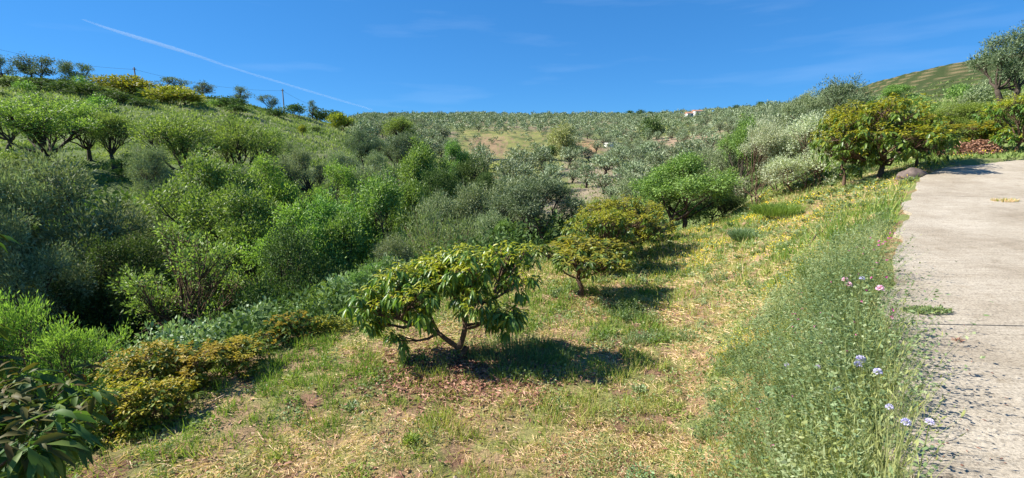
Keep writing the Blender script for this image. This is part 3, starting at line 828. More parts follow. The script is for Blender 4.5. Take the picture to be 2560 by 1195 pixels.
# ------------------------------------------------------------------ avocado trees on the terrace
def custom(name, label, cat, bx, by_Y, mesh_args, group=None, rot=0.0):
    zg = 0.0
    for _ in range(6):
        X = xcol(bx, by_Y, zg); zg = float(ground_z(np.array([X]), np.array([by_Y]))[0])
    cr, tr = make_tree(**mesh_args)
    e = bpy.data.objects.new(name, None); COL.objects.link(e)
    e.location = (X, by_Y, zg); e.rotation_euler = (0, 0, rot)
    e['label'] = label; e['category'] = cat
    if group: e['group'] = group
    link('crown', cr, e); link('trunk', tr, e)
    return e
K = 0.0062
def lob(lst, bx, by):
    return [((x - bx) * K, dy, (by - y) * K * 1.02, r * K) for x, y, r, dy in lst]
AVG = 'avocado trees along the mown terrace'
custom('avocado_tree', 'low spreading avocado tree with forked brown trunk, nearest on the mown terrace', 'tree', 1148, 6.5, dict(
    seed=11, H=1.8, R=1.3, cb=0.35, nlobe=0, lobe_r=0.3, ncl=620, cl_r=0.02, per=10, leafL=0.155, leafW=0.048, leafmat=M['avo'], barkmat=M['bark_brown'],
    shape='broad', trunk_r=0.052, fork=0.12, flush=0.62, whorl=True, twig=0.009, sag=0.4, droop=0.3, flat=0.75, hollow=0.2,
    nodes=[((0, 0, 0.2), (-0.28, 0.0, 0.42), 0.042, 0.034), ((-0.28, 0, 0.42), (-0.55, -0.05, 0.58), 0.034, 0.026), ((-0.55, -0.05, 0.58), (-0.85, -0.1, 0.7), 0.026, 0.015), ((-0.28, 0, 0.42), (-0.5, 0.25, 0.8), 0.024, 0.014),
           ((0, 0, 0.2), (0.1, 0.03, 0.55), 0.045, 0.038), ((0.1, 0.03, 0.55), (0.03, 0.05, 0.82), 0.038, 0.03), ((0.03, 0.05, 0.82), (-0.14, 0.1, 1.08), 0.028, 0.016), ((0.03, 0.05, 0.82), (0.2, -0.05, 1.1), 0.026, 0.016),
           ((0.1, 0.03, 0.5), (0.34, -0.1, 0.62), 0.026, 0.02), ((0.34, -0.1, 0.62), (0.5, 0.0, 0.95), 0.02, 0.012), ((0.03, 0.05, 0.82), (0.05, 0.4, 1.05), 0.024, 0.014)],
    lobes=lob([(1000, 730, 62, 0.1), (945, 750, 50, -0.2), (1060, 700, 60, 0.35), (1060, 720, 55, -0.45), (1135, 665, 62, 0.1), (1190, 650, 55, -0.35), (1255, 655, 58, 0.2), (1150, 690, 60, 0.6), (1290, 700, 45, -0.1),
               (1265, 770, 48, -0.25), (1240, 800, 32, 0.2), (935, 800, 42, 0.0), (1010, 822, 26, -0.3), (1090, 668, 48, 0.15), (1118, 700, 45, -0.25), (1150, 725, 36, 0.3), (1220, 710, 50, 0.4), (1100, 690, 55, -0.1), (1200, 730, 45, -0.4), (970, 780, 45, 0.2), (1075, 760, 38, -0.3), (1020, 680, 40, -0.2), (1305, 640, 30, 0.15), (1030, 790, 28, 0.3)], 1148, 895)), AVG)
put('avo_small', 1450, 10.0, 222, 592, 'avocado_tree', 'small round avocado tree with bare straight trunk, second along the terrace', 'tree', AVG)
put('avo_tree', 1508, 12.4, 180, 522, 'avocado_tree', 'third avocado tree on the terrace, yellow-green crown overlapped by the small one before it', 'tree', AVG)
put('avo_tree', 1562, 14.6, 200, 492, 'avocado_tree', 'tall yellowish avocado tree fourth along the terrace, level with the row of shadows', 'tree', AVG)
put('avo_tree', 1618, 17.0, 100, 510, 'avocado_tree', 'farthest avocado tree at the end of the terrace beside the grassy bank', 'tree', AVG)

# left rim of the terrace
put('avo_shrub', 722, 7.6, 150, 788, 'avocado_shrub', 'round orange-tinged avocado bush alone on the terrace rim left of the forked tree', 'shrub')
put('broom', 820, 7.9, 110, 835, 'yellow_shrub', 'low yellow-flowered shrub at the rim between round avocado bush and forked tree', 'shrub')
put('avo_shrub', 590, 6.2, 175, 848, 'avocado_shrub', 'dense avocado bush with yellow-orange tips above the mown grass, right one of the rim clump', 'shrub', sink=0.2)
put('avo_shrub', 500, 5.7, 200, 862, 'avocado_shrub', 'broad rusty-tipped avocado bush in the middle of the clump on the rim', 'shrub', sink=0.2)
put('avo_shrub', 385, 5.6, 200, 858, 'avocado_shrub', 'avocado bush with orange shoots in front of the pale brambles', 'shrub', sink=0.3)
put('avo_shrub', 300, 4.7, 200, 960, 'avocado_shrub', 'low olive-green avocado bush between the dark near branches and the rim clump', 'shrub', sink=0.2)
put('avo_shrub', 400, 4.9, 190, 955, 'avocado_shrub', 'shaded avocado bush at the edge of the mown slope, lowest of the clump', 'shrub', sink=0.3)
put('feathery', 85, 6.6, 190, 745, 'feathery_shrub', 'tall bright green feathery shrub at the left edge above the dark branches', 'shrub')
put('feathery', 205, 6.4, 190, 805, 'feathery_shrub', 'lower light green feathery shrub right beside the taller one', 'shrub')
put('feathery', 15, 6.2, 130, 830, 'feathery_shrub', 'feathery bright green shrub cut by the left frame edge', 'shrub')
BR = 'pale brambles along the rim of the ravine'
for bx, Y, w, top, lab in [
    (330, 8.2, 170, 880, 'pale bramble mound behind the orange-tipped bushes, leftmost'),
    (430, 8.6, 210, 830, 'pale blue-green bramble mound left of the densest part of the thicket'),
    (545, 8.8, 200, 800, 'wide pale bramble mound behind the middle avocado bush'),
    (650, 9.4, 190, 768, 'tallest pale bramble mound behind the round avocado bush'),
    (745, 10.0, 150, 770, 'shaded bramble mound beneath the dark grey shrub'),
    (880, 10.6, 140, 690, 'grey-green bramble behind the left side of the forked avocado tree'),
    (975, 11.5, 130, 640, 'bramble thicket just left of the soft green broom')]:
    put('bramble', bx, Y, w, top, 'bramble', lab, 'bramble', BR)

# ------------------------------------------------------------------ ravine trees and the slope opposite
T = [
 # kind, bx, Y, w, top, name, label, cat
 ('olive_bush', 200, 17.0, 330, 385, 'olive_tree', 'huge grey-green wild olive filling the left of the ravine', 'tree'),
 ('olive_bush', 40, 15.0, 240, 430, 'olive_tree', 'shaded wild olive at the left frame edge beside the huge grey one', 'tree'),
 ('olive_bush', 90, 13.0, 220, 520, 'olive_tree', 'small silvery wild olive in front of the huge grey one', 'tree'),
 ('dark', 300, 14.5, 220, 600, 'dark_shrub', 'dark shrub low in the ravine behind the thin-branched pale green tree', 'shrub'),
 ('spindly', 480, 12.0, 300, 562, 'thin_branched_tree', 'thin-branched pale green tree leaning out over the dark ravine', 'tree'),
 ('green', 545, 19.0, 200, 395, 'green_tree', 'leafy green tree below the vase-shaped almond', 'tree'),
 ('green', 640, 16.5, 190, 480, 'green_tree', 'shaded green tree in the ravine behind the thin-branched one', 'tree'),
 ('lime', 690, 22.0, 150, 400, 'green_tree', 'yellow-green tree left of the bright round one', 'tree'),
 ('lime', 862, 23.5, 120, 412, 'green_tree', 'bright lime-green round tree in the middle of the thicket', 'tree'),
 ('dark', 745, 12.6, 230, 580, 'dark_shrub', 'big dark shrub with grey-green top in front of the ravine, above the round avocado bush', 'shrub'),
 ('lime', 760, 15.0, 190, 520, 'green_tree', 'light green tree right behind the big dark shrub', 'tree'),
 ('green', 880, 15.5, 180, 545, 'green_tree', 'mid green tree right of the big dark shrub', 'tree'),
 ('green', 830, 18.0, 170, 500, 'green_tree', 'green tree half hidden below the lime-green round tree', 'tree'),
 ('green', 960, 19.5, 170, 455, 'green_tree', 'green tree up the ravine from the big dark shrub, with yellowish shoots', 'tree'),
 ('olive_bush', 940, 24.0, 150, 425, 'olive_tree', 'grey wild olive right of the lime-green round tree', 'tree'),
 ('green', 1040, 23.0, 130, 458, 'green_tree', 'narrow green tree between two grey olives in the ravine', 'tree'),
 ('olive_bush', 1110, 21.0, 150, 485, 'olive_tree', 'grey-green wild olive left behind the soft green broom', 'tree'),
 ('olive_bush', 1190, 22.5, 150, 470, 'olive_tree', 'pale grey wild olive behind the broom and left of the dark round olive', 'tree'),
 ('retama', 1105, 16.0, 230, 535, 'broom_bush', 'wide soft green broom bush behind the forked avocado tree', 'shrub'),
 ('olive_bush', 1235, 17.5, 130, 530, 'olive_tree', 'blue-green bushy wild olive between broom and dark round olive', 'tree'),
 ('olive_dark', 1345, 18.5, 230, 442, 'olive_tree', 'large round olive tree with shaded right side behind the terrace', 'tree'),
 ('olive_bush', 1290, 24.0, 150, 455, 'olive_tree', 'pale olive behind the left of the large round olive', 'tree'),
 ('olive_bush', 1000, 15.0, 130, 590, 'olive_tree', 'small grey bush left of the soft green broom', 'tree'),
 # shrubs behind
 ('dark', 1120, 34.0, 130, 425, 'dark_shrub', 'dark shaded shrub under the green carob on the ravine side', 'shrub'),
 ('dark', 1190, 38.0, 130, 398, 'dark_shrub', 'dark rounded shrub at the mouth of the ravine, right of the carob', 'shrub'),
 ('dark', 1215, 32.0, 70, 432, 'dark_shrub', 'small dark shrub at the right end of the shaded thicket', 'shrub'),
 ('green', 1065, 38.0, 125, 362, 'carob_tree', 'rounded green carob on the slope above the dark shrubs', 'tree'),
 ('green', 1140, 48.0, 66, 358, 'carob_tree', 'small dark green tree right behind the rounded carob', 'tree'),
 ('olive_dark', 915, 44.0, 92, 325, 'olive_tree', 'dark grey round olive standing on the bank, left of two', 'tree'),
 ('olive_dark', 1020, 48.0, 112, 332, 'olive_tree', 'dark grey olive on the bank above the rounded carob', 'tree'),
 ('olive', 760, 31.0, 120, 372, 'olive_tree', 'grey olive with dark leaning trunk above the yellow-green tree', 'tree'),
 ('olive_bush', 860, 35.0, 90, 385, 'olive_tree', 'silvery olive bush on the slope below the bank', 'tree'),
 ('olive_bush', 942, 38.0, 80, 380, 'olive_tree', 'silvery olive bush beneath the left round olive of the bank', 'tree'),
 ('almond', 1010, 92.0, 90, 293, 'green_tree', 'broad light green tree on the far slope above the two dark olives', 'tree'),
 ('olive_bush', 400, 24.0, 110, 375, 'olive_tree', 'grey wild olive left below the vase-shaped almond', 'tree'),
 ('olive_bush', 470, 23.0, 130, 440, 'olive_tree', 'shaded grey bush under the vase-shaped almond trunk', 'tree'),
 ('olive_bush', 620, 27.0, 130, 420, 'olive_tree', 'grey bush right under the crown of the almond beyond the vase-shaped one', 'tree'),
 ('lime', 60, 27.0, 130, 380, 'green_shrub', 'bright green bush under the leftmost almond', 'shrub'),
 ('lime', 330, 30.0, 90, 385, 'green_shrub', 'yellow-green bush between the two almonds with dark forked trunks', 'shrub'),
 # almonds
 ('almond', 135, 30.0, 235, 243, 'almond_tree', 'wide almond tree with a dark V-shaped trunk, leftmost of the slope', 'tree'),
 ('almond', 222, 33.0, 120, 262, 'almond_tree', 'thin almond tree behind the V-trunked one', 'tree'),
 ('almond', 288, 31.0, 112, 278, 'almond_tree', 'bright lime almond tree with crooked dark trunk', 'tree'),
 ('almond', 468, 29.5, 180, 286, 'almond_tree', 'vase-shaped almond tree with dark spreading limbs, above the ravine', 'tree'),
 ('almond', 610, 32.0, 170, 295, 'almond_tree', 'loose green almond tree right of the vase-shaped one', 'tree'),
 ('almond', 680, 36.0, 110, 320, 'almond_tree', 'small almond tree, last of the row to the right', 'tree'),
 ('almond', 20, 36.0, 120, 270, 'almond_tree', 'almond tree cut by the left frame edge on the hillside', 'tree'),
]
for k, bx, Y, w, top, name, lab, cat in T:
    put(k, bx, Y, w, top, name, lab, cat)

for bx, Y, w, top in [(-330, 11, 460, 230), (-200, 15, 380, 290), (-520, 8.0, 500, 300)]:  # unseen olives, added to cast shade over the left of the ravine
    put('olive', bx, Y, w, top, 'olive_tree', {-330: 'middle', -200: 'farthest', -520: 'nearest'}[bx] + ' of the unseen olives added outside the left frame edge to shade the ravine', 'tree')
# skyline of the left hill
for bx, Y, w, top, lab in [
    (5, 76, 46, 138, 'dark olive cut by the frame edge on the left crest'),
    (68, 77, 62, 138, 'dark olive on the left crest, first of the crowded pair'),
    (112, 77, 66, 143, 'dark olive on the left crest, second of the crowded pair'),
    (172, 77, 52, 150, 'tilted olive on the left crest beside its wider twin'),
    (215, 77, 58, 160, 'wide leaning olive on the left crest, right before the pole'),
    (432, 80, 82, 194, 'grey-blue olive on the crest behind the yellow broom'),
    (510, 82, 60, 205, 'round olive on the crest between pole and yellow broom'),
    (605, 85, 50, 218, 'small olive halfway down the crest with low bushes at its foot'),
    (672, 87, 42, 235, 'small grey olive on the crest left of the second pole'),
    (782, 98, 26, 251, 'tiny flat-topped tree on the crest beyond the second pole')]:
    put('olive_mid', bx, Y, w, top, 'olive_tree', lab, 'tree', 'olives on the left crest')
put('broom', 325, 68, 125, 189, 'broom_bush', 'large yellow-green bush beneath the first pole', 'shrub')
put('broom', 442, 66, 118, 216, 'broom_bush', 'bright yellow flowering broom just below the crest', 'shrub')
put('broom', 758, 62, 20, 311, 'broom_bush', 'tiny orange-yellow bush on the open green hillside', 'shrub')
put('broom', 852, 96, 56, 283, 'broom_bush', 'yellow-green bush where the left crest meets the far ridge', 'shrub')
put('broom', 948, 46, 26, 428, 'broom_bush', 'small orange-yellow broom among the grey bushes of the ravine side', 'shrub')
put('broom', 880, 50, 24, 412, 'broom_bush', 'small yellow broom under the silvery olive bushes', 'shrub')
put('broom', 1290, 112, 16, 404, 'broom_bush', 'small rust-coloured bush just below the highway wall', 'shrub')
_i = 0
for bx, Y, w, top in [(30, 66, 80, 196), (100, 65, 95, 210), (170, 64, 95, 226), (235, 62, 100, 241), (300, 61, 90, 252), (360, 60, 70, 262), (560, 74, 90, 240), (590, 66, 60, 262), (690, 80, 60, 268), (740, 92, 60, 262), (800, 100, 70, 272), (840, 105, 60, 278)]:
    put('dark_far', bx, Y, w, top, 'dark_shrub', 'dark shrub in the belt of scrub along the bank below the left crest', 'shrub', 'shrubs along the bank below the left crest')

# right side
T = [
 ('green', 1700, 20.5, 185, 388, 'green_tree', 'bushy bright green tree at the foot of the bank beyond the terrace', 'tree'),
 ('dark', 1790, 22.0, 110, 455, 'dark_shrub', 'dark green bush right of the bushy tree at the bank foot', 'shrub'),
 ('green', 1855, 27.0, 95, 298, 'green_tree', 'dark green upright tree left of the silver shrubs', 'tree'),
 ('silver', 1895, 19.5, 115, 305, 'silver_shrub', 'upright silver-grey shrub, left and narrower of two', 'shrub'),
 ('silver', 2000, 18.5, 190, 282, 'silver_shrub', 'wide silver-grey shrub beside the big glossy avocado', 'shrub'),
 ('silver', 1945, 21.0, 120, 330, 'silver_shrub', 'silver-grey shrub squeezed between its two taller neighbours', 'shrub'),
 ('olive_dark', 2085, 29.0, 190, 205, 'olive_tree', 'tall grey-green olive against the sky behind the silver shrubs', 'tree'),
 ('olive', 2010, 31.0, 110, 235, 'olive_tree', 'smaller olive left of the tall one against the sky', 'tree'),
 ('avo_tree', 2200, 14.8, 250, 243, 'avocado_tree', 'big glossy avocado tree with yellow-orange tips beside the lane bend', 'tree'),
 ('avo_tree', 2100, 15.8, 130, 262, 'avocado_tree', 'left part of the glossy avocado pair, next to the silver shrub', 'tree'),
 ('avo_tree', 2290, 15.6, 130, 280, 'avocado_tree', 'right avocado tree of the glossy group, darker, behind the boulder', 'tree'),
 ('avo_shrub', 2430, 18.0, 140, 308, 'avocado_shrub', 'avocado bush behind the heap of dead leaves', 'shrub'),
 ('avo_tree', 2540, 16.8, 150, 240, 'avocado_tree', 'avocado tree cut by the right frame edge beyond the lane', 'tree'),
 ('avo_tree', 2470, 19.5, 90, 300, 'avocado_tree', 'small avocado between the leaf heap and the tree at the frame edge', 'tree'),
 ('olive_dark', 2530, 29.0, 185, 62, 'olive_tree', 'tall dark grey olive towering at the right frame edge', 'tree'),
 ('lime', 2400, 25.0, 130, 258, 'green_shrub', 'pale yellow-green feathery bush above the leaf heap', 'shrub'),
 ('lime', 2480, 27.0, 120, 262, 'green_shrub', 'pale green bush under the tall olive at the right', 'shrub'),
 ('green', 2235, 60.0, 80, 214, 'green_shrub', 'light green bush on the terraced hill above the glossy avocado', 'shrub'),
 ('olive_bush', 2330, 32.0, 100, 300, 'olive_tree', 'grey wild olive above the right end of the glossy avocado group', 'tree'),
 ('olive_bush', 2420, 38.0, 90, 272, 'olive_tree', 'grey wild olive below the bare terraces, left of the towering one', 'tree'),
 ('olive_bush', 2180, 36.0, 100, 250, 'olive_tree', 'grey wild olive directly behind the top of the glossy avocado', 'tree'),
 ('olive_bush', 1960, 36.0, 110, 290, 'olive_tree', 'grey wild olive left behind the wide silver shrub', 'tree'),
 ('olive_bush', 1760, 34.0, 110, 375, 'olive_tree', 'grey wild olive behind the bushy green tree', 'tree'),
 ('olive_bush', 1820, 30.0, 110, 365, 'olive_tree', 'grey wild olive left of the dark upright tree', 'tree'),
 ('olive_bush', 1560, 36.0, 130, 440, 'olive_tree', 'pale grey olive beyond the end of the terrace row', 'tree'),
 ('dark_far', 1630, 210, 62, 290, 'dark_tree', 'dark round tree on the far slope left of the small white house', 'tree'),
 ('eucalyptus', 1408, 118, 92, 308, 'eucalyptus_tree', 'big brownish-green eucalyptus beside the highway', 'tree'),
 ('dark_far', 1375, 116, 40, 366, 'dark_shrub', 'dark bush at the foot of the eucalyptus', 'shrub'),
 ('dark_far', 1345, 117, 28, 372, 'dark_shrub', 'small dark bush by the highway left of the eucalyptus', 'shrub'),
]
for k, bx, Y, w, top, name, lab, cat in T:
    put(k, bx, Y, w, top, name, lab, cat)

_rf = np.random.default_rng(19)
_n = 0
for _k in range(400):
    px_ = _rf.uniform(-100, 1330); Y_ = math.exp(_rf.uniform(math.log(8.5), math.log(27)))
    X_ = xcol(px_, Y_, -3.5)
    if poly_dist(np.array([X_]), np.array([Y_]), RIM)[0][0] > -1.8: continue
    if px_ < 420 and Y_ < 13: continue
    kd_ = ['green', 'dark', 'olive_bush', 'green', 'lime'][_rf.integers(5)]
    P_ = PROTO[kd_]; v_ = P_['v'][_rf.integers(len(P_['v']))]
    s_ = _rf.uniform(0.35, 0.7) * 2.2 / P_['W'] * (Y_ / 14) ** 0.5
    z_ = float(ground_z(np.array([X_]), np.array([Y_]))[0])
    o_ = link('undergrowth_bush', None, None, {'green': 'low green bush in the tangle between the ravine trees', 'dark': 'low dark bush in the tangle between the ravine trees', 'olive_bush': 'low grey bush in the tangle between the ravine trees', 'lime': 'low yellow-green bush in the tangle between the ravine trees'}[kd_], 'bush', 'bushes between the ravine trees', loc=(X_, Y_, z_ - 0.1))
    o_.rotation_euler = (0, 0, _rf.uniform(0, 6.28)); o_.scale = (s_, s_, s_ * _rf.uniform(0.8, 1.3))
    link('foliage', v_[0], o_); link('stem', v_[1], o_)
    _n += 1
    if _n >= 70: break

# ------------------------------------------------------------------ olive groves far off
def grove():
    rng = np.random.default_rng(3)
    sp = 6.6
    gx, gy = np.meshgrid(np.arange(-330, 520, sp), np.arange(46, 480, sp))
    X = gx.ravel() + rng.normal(size=gx.size) * 1.2; Y = gy.ravel() + rng.normal(size=gx.size) * 1.2
    Z = ground_z(X, Y)
    px, py, d = proj(X, Y, Z)
    r = np.hypot(X, Y)
    az = np.arctan2(X, Y)
    ok = (px > -60) & (px < 2620) & (py > 100)
    ok &= ~((px < 880) & (Y < 180))
    ok &= ~((px < 830))
    ok &= ~((px < 1210) & (Y < 75))
    ok &= ~((px > 1800) & (Y < 55))
    ok &= ~((px > 1150) & (px < 1420) & (Y > 104) & (Y < 150))
    ok &= ~((px > 2100) & (Y > 52))
    nn = fbm(X * 0.02, Y * 0.02, 61, 3)
    knoll = (px > 1120) & (px < 1400) & (Y > 126) & (Y < 215)
    ok &= ~(knoll & (rng.random(len(X)) < 0.3))
    ok &= ~((px > 1435) & (px < 1540) & (Y > 130) & (Y < 190) & (rng.random(len(X)) < 0.7))
    ok &= ~((px > 1590) & (px < 1850) & (py > 305) & (py < 388) & (rng.random(len(X)) < 0.3))
    ok &= rng.random(len(X)) < np.where(nn > 0.66, 0.5, 0.98)
    ok &= ~((px > 1250) & (px < 1700) & (Y < 60) & (rng.random(len(X)) < 0.4))
    # hidden behind the crests
    m = np.zeros(len(X), bool)
    idx = np.where(ok)[0]
    for k in np.linspace(0.15, 0.97, 26):
        xs = X[idx] * k; ys = Y[idx] * k
        zz = ground_z(xs, ys)
        line = CAMZ + (Z[idx] + 3.6 - CAMZ) * k
        m[idx] |= zz > line
    ok &= ~m
    X, Y, Z, px, py, d = [a[ok] for a in (X, Y, Z, px, py, d)]
    knoll = (px > 1120) & (px < 1400) & (Y > 126) & (Y < 215)
    S = rng.uniform(0.65, 1.3, len(X)) * (0.9 + 0.5 * (fbm(X * 0.015, Y * 0.015, 95, 3) - 0.3)) * np.where(knoll, 0.5, 1.0)
    order = np.argsort(d / S)
    print('GROVE', len(X))
    vs = [make_tree(seed=900 + i, H=3.4, R=2.45, cb=0.7, nlobe=7, lobe_r=0.42, ncl=50, cl_r=0.3, per=15, leafL=0.42, leafW=0.15, leafmat=M['olive_far'], barkmat=M['bark'],
                    upb=0.3, trunk_r=0.2, fork=0.28, flat=0.75, jag=0.12, twig=0.02, limb_sides=4) for i in range(5)]
    for j, q in enumerate(order[:290]):
        if knoll[q]:
            lab, grp = 'small pruned olive dotted on the yellow-green knoll above the highway', 'young olives on the knoll'
        elif Y[q] < 118 and px[q] > 1210 and px[q] < 1760:
            lab, grp = 'grey-green olive of the pale-soiled grove on the valley floor below the highway', 'olives on the valley floor'
        elif px[q] <= 1210:
            lab, grp = 'grey-green olive on the slope left of the highway wall', 'olives on the left far slope'
        elif px[q] >= 1760:
            lab, grp = 'grey-green olive on the hillside behind the silver shrubs and glossy avocados', 'olives on the right hillside'
        else:
            lab, grp = 'grey-green olive on the slope around and beyond the eucalyptus', 'olives beyond the eucalyptus'
        sz_ = 'small' if S[q] < 0.8 else 'large' if S[q] > 1.15 else 'middling'
        at_ = 'near edge' if Y[q] < 62 else 'far part' if Y[q] > 90 else 'middle'
        if 'knoll' not in grp:
            lab = lab.replace('grey-green olive', sz_ + ' grey-green olive')
            lab += {'near edge': ', near edge', 'far part': ', far part', 'middle': ', halfway up'}[at_]
        o = link('olive_tree', None, None, lab, 'tree', grp, loc=(X[q], Y[q], Z[q] - 0.1))
        link('crown', vs[j % 5][0], o); link('trunk', vs[j % 5][1], o)
        o.rotation_euler = (0, 0, rng.uniform(0, 6.28)); o.scale = (S[q], S[q] * rng.uniform(0.9, 1.1), S[q] * rng.uniform(0.85, 1.1))
    # the rest as one mass
    lo = []
    for i in range(6):
        r2 = np.random.default_rng(50 + i)
        n = 75
        c = norm(r2.normal(size=(8, 3))) * np.array([1.5, 1.5, 0.8]) * r2.uniform(0.4, 1, (8, 1)) + np.array([0, 0, 2.1])
        p = c[r2.integers(0, 8, n)] + r2.normal(size=(n, 3)) * np.array([0.55, 0.55, 0.42])
        p[:, 2] = np.maximum(p[:, 2], 0.5)
        V, f, k = leaves(p, r2.normal(size=(n, 3)) + (p - [0, 0, 2]) * 0.5, r2.uniform(0.7, 1.3, n), r2.uniform(0.35, 0.6, n), r2, 'dia')
        lo.append((V, f[0], np.repeat(np.clip(r2.normal(0.5, 0.25, n), 0, 1), k)))
    g = Geo()
    for q in order[290:]:
        V, f, rn = lo[rng.integers(0, 6)]
        a = rng.uniform(0, 6.28); ca, sa = math.cos(a), math.sin(a)
        s = S[q]
        VV = np.stack([X[q] + s * (ca * V[:, 0] - sa * V[:, 1]), Y[q] + s * (sa * V[:, 0] + ca * V[:, 1]), Z[q] - 0.15 + s * V[:, 2]], 1)
        g.add(VV, [f], 0, rnd=np.clip(rn * 0.7 + rng.uniform(-0.1, 0.4), 0, 1))
    link('olive_grove', g.build('olive_grove', [M['olive_far']]), None, 'distant olive grove covering the ridges in grey-green dots', 'olive grove', kind='stuff')
grove()

for bx, Y, w, top in [(1575, 440, 26, 277), (1600, 440, 30, 274), (1625, 445, 22, 279), (1545, 435, 20, 280), (1365, 440, 22, 282), (1130, 430, 20, 280), (1060, 425, 16, 280), (1205, 435, 26, 278), (1230, 435, 18, 279), (1490, 440, 22, 280), (1660, 430, 24, 280), (1840, 380, 26, 262), (1900, 360, 24, 254)]:
    put('dark_far', bx, Y, w, top, 'dark_tree', 'dark tree standing out on the far ridge line', 'tree', 'dark trees along the far ridge')
# ------------------------------------------------------------------ scattered scrub on the slopes
def scrub():
    rng = np.random.default_rng(8)
    g = Geo(); g2 = Geo()
    # ravine undergrowth, hillside grass and herbs
    N = 90000
    r = np.exp(rng.uniform(math.log(5.5), math.log(34), N)); az = rng.uniform(-0.95, 0.35, N)
    X = r * np.sin(az); Y = r * np.cos(az)
    dr, _ = poly_dist(X, Y, RIM)
    nn = fbm(X * 0.5, Y * 0.5, 31, 3)
    k = (dr < -1.0 + nn) & (Y > 0)
    X, Y, r, nn = X[k], Y[k], r[k], nn[k]
    Z = ground_z(X, Y)
    n = len(X)
    h = (0.05 + 0.9 * rng.random(n) ** 1.5 * sst(0.35, 0.7, nn)) * np.clip(r / 10, 0.6, 1.3)
    sz = np.clip(r * 0.008, 0.06, 0.3)
    V, f, kk = leaves(np.stack([X, Y, Z + h], 1), rng.normal(size=(n, 3)) + [0, 0, 0.4], sz * 1.5, sz * 0.7, rng, 'dia')
    rnd = np.clip(0.2 + 0.5 * nn + rng.normal(size=n) * 0.15, 0, 1)
    g.add(V, f, 0, rnd=np.repeat(rnd, kk), flush=np.zeros(n * kk))
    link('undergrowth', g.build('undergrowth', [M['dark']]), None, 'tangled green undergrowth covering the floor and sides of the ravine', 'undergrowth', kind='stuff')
    # hillside grass
    N = 330000
    r = np.exp(rng.uniform(math.log(22), math.log(125), N)); az = rng.uniform(-0.93, 0.95, N)
    X = r * np.sin(az); Y = r * np.cos(az)
    Z = ground_z(X, Y)
    px, py, _ = proj(X, Y, Z)
    nn = fbm(X * 0.16, Y * 0.16, 41, 4); n5 = fbm(X * 0.9, Y * 0.9, 43, 3)
    k = (px > -80) & (px < 2640) & (py < 600) & (rng.random(N) < 0.25 + 0.75 * sst(0.4, 0.6, n5)) & ~((az > 0.0) & (az < 0.45) & (r > 50) & (rng.random(N) < 0.75)) & ~((az > 0.53) & (r > 75) & (rng.random(N) < 0.6))
    X, Y, Z, r, nn, n5, az = X[k], Y[k], Z[k], r[k], nn[k], n5[k], az[k]
    n = len(X)
    L = np.clip(r * 0.0045, 0.1, 0.36) * rng.uniform(0.6, 1.7, n)
    V, f, kk = leaves(np.stack([X, Y, Z], 1), rng.normal(size=(n, 3)) * 0.55 + [0, 0, 1], L, L * 0.45, rng, 'tri')
    g2.add(V, f, 0, rnd=np.repeat(np.clip(-0.22 + 1.05 * nn + rng.normal(size=n) * 0.1, 0, 0.6), kk))
    link('hillside_grass', g2.build('hillside_grass', [M['hill_grass']]), None, 'rough green and straw grass over the open hillsides', 'grass', kind='stuff')
    # low bushes on the hillsides
    for zone, cnt in (('left', 24), ('right', 60)):
        done = 0; tries = 0
        while done < cnt and tries < 5000:
            tries += 1
            if zone == 'left':
                px = rng.uniform(0, 880); Y = rng.uniform(34, 78)
                kinds = ['shrub_far', 'grey_far', 'shrub_far', 'dark_far']; lab = 'low bush dotted over the green hillside below the left crest'; grp = 'low bushes on the left hillside'
            else:
                px = rng.uniform(1850, 2560); Y = rng.uniform(30, 72)
                kinds = ['grey_far', 'grey_far', 'shrub_far']; lab = 'grey-green bush scattered on the hillside above the glossy avocados'; grp = 'bushes on the right hillside'
            X = xcol(px, Y, 10.0); z = float(ground_z(np.array([X]), np.array([Y]))[0])
            if zone == 'left' and fbm(np.array([X * 0.06]), np.array([Y * 0.06]), 91, 3)[0] < 0.47: continue
            kd = kinds[rng.integers(len(kinds))]
            P = PROTO[kd]; v = P['v'][rng.integers(len(P['v']))]
            s = rng.uniform(0.35, 0.95)
            o = bpy.data.objects.new('low_bush', None); COL.objects.link(o)
            o.location = (X, Y, z - 0.15); o.rotation_euler = (0, 0, rng.uniform(0, 6.28)); o.scale = (s, s * rng.uniform(0.8, 1.3), s * rng.uniform(0.55, 0.9))
            tone = {'shrub_far': 'green', 'grey_far': 'grey-green', 'dark_far': 'dark'}[kd]
            where = ('' if zone == 'right' else 'above the leftmost almond trees ' if px < 330 else 'above the vase-shaped almond ' if px < 620 else 'under the second pole ')
            o['label'] = ('small %s bush on the hillside ' % tone + where).strip() + (' above the glossy avocados' if zone == 'right' else ''); o['category'] = 'bush'; o['group'] = grp
            link('foliage', v[0], o)
            done += 1
scrub()

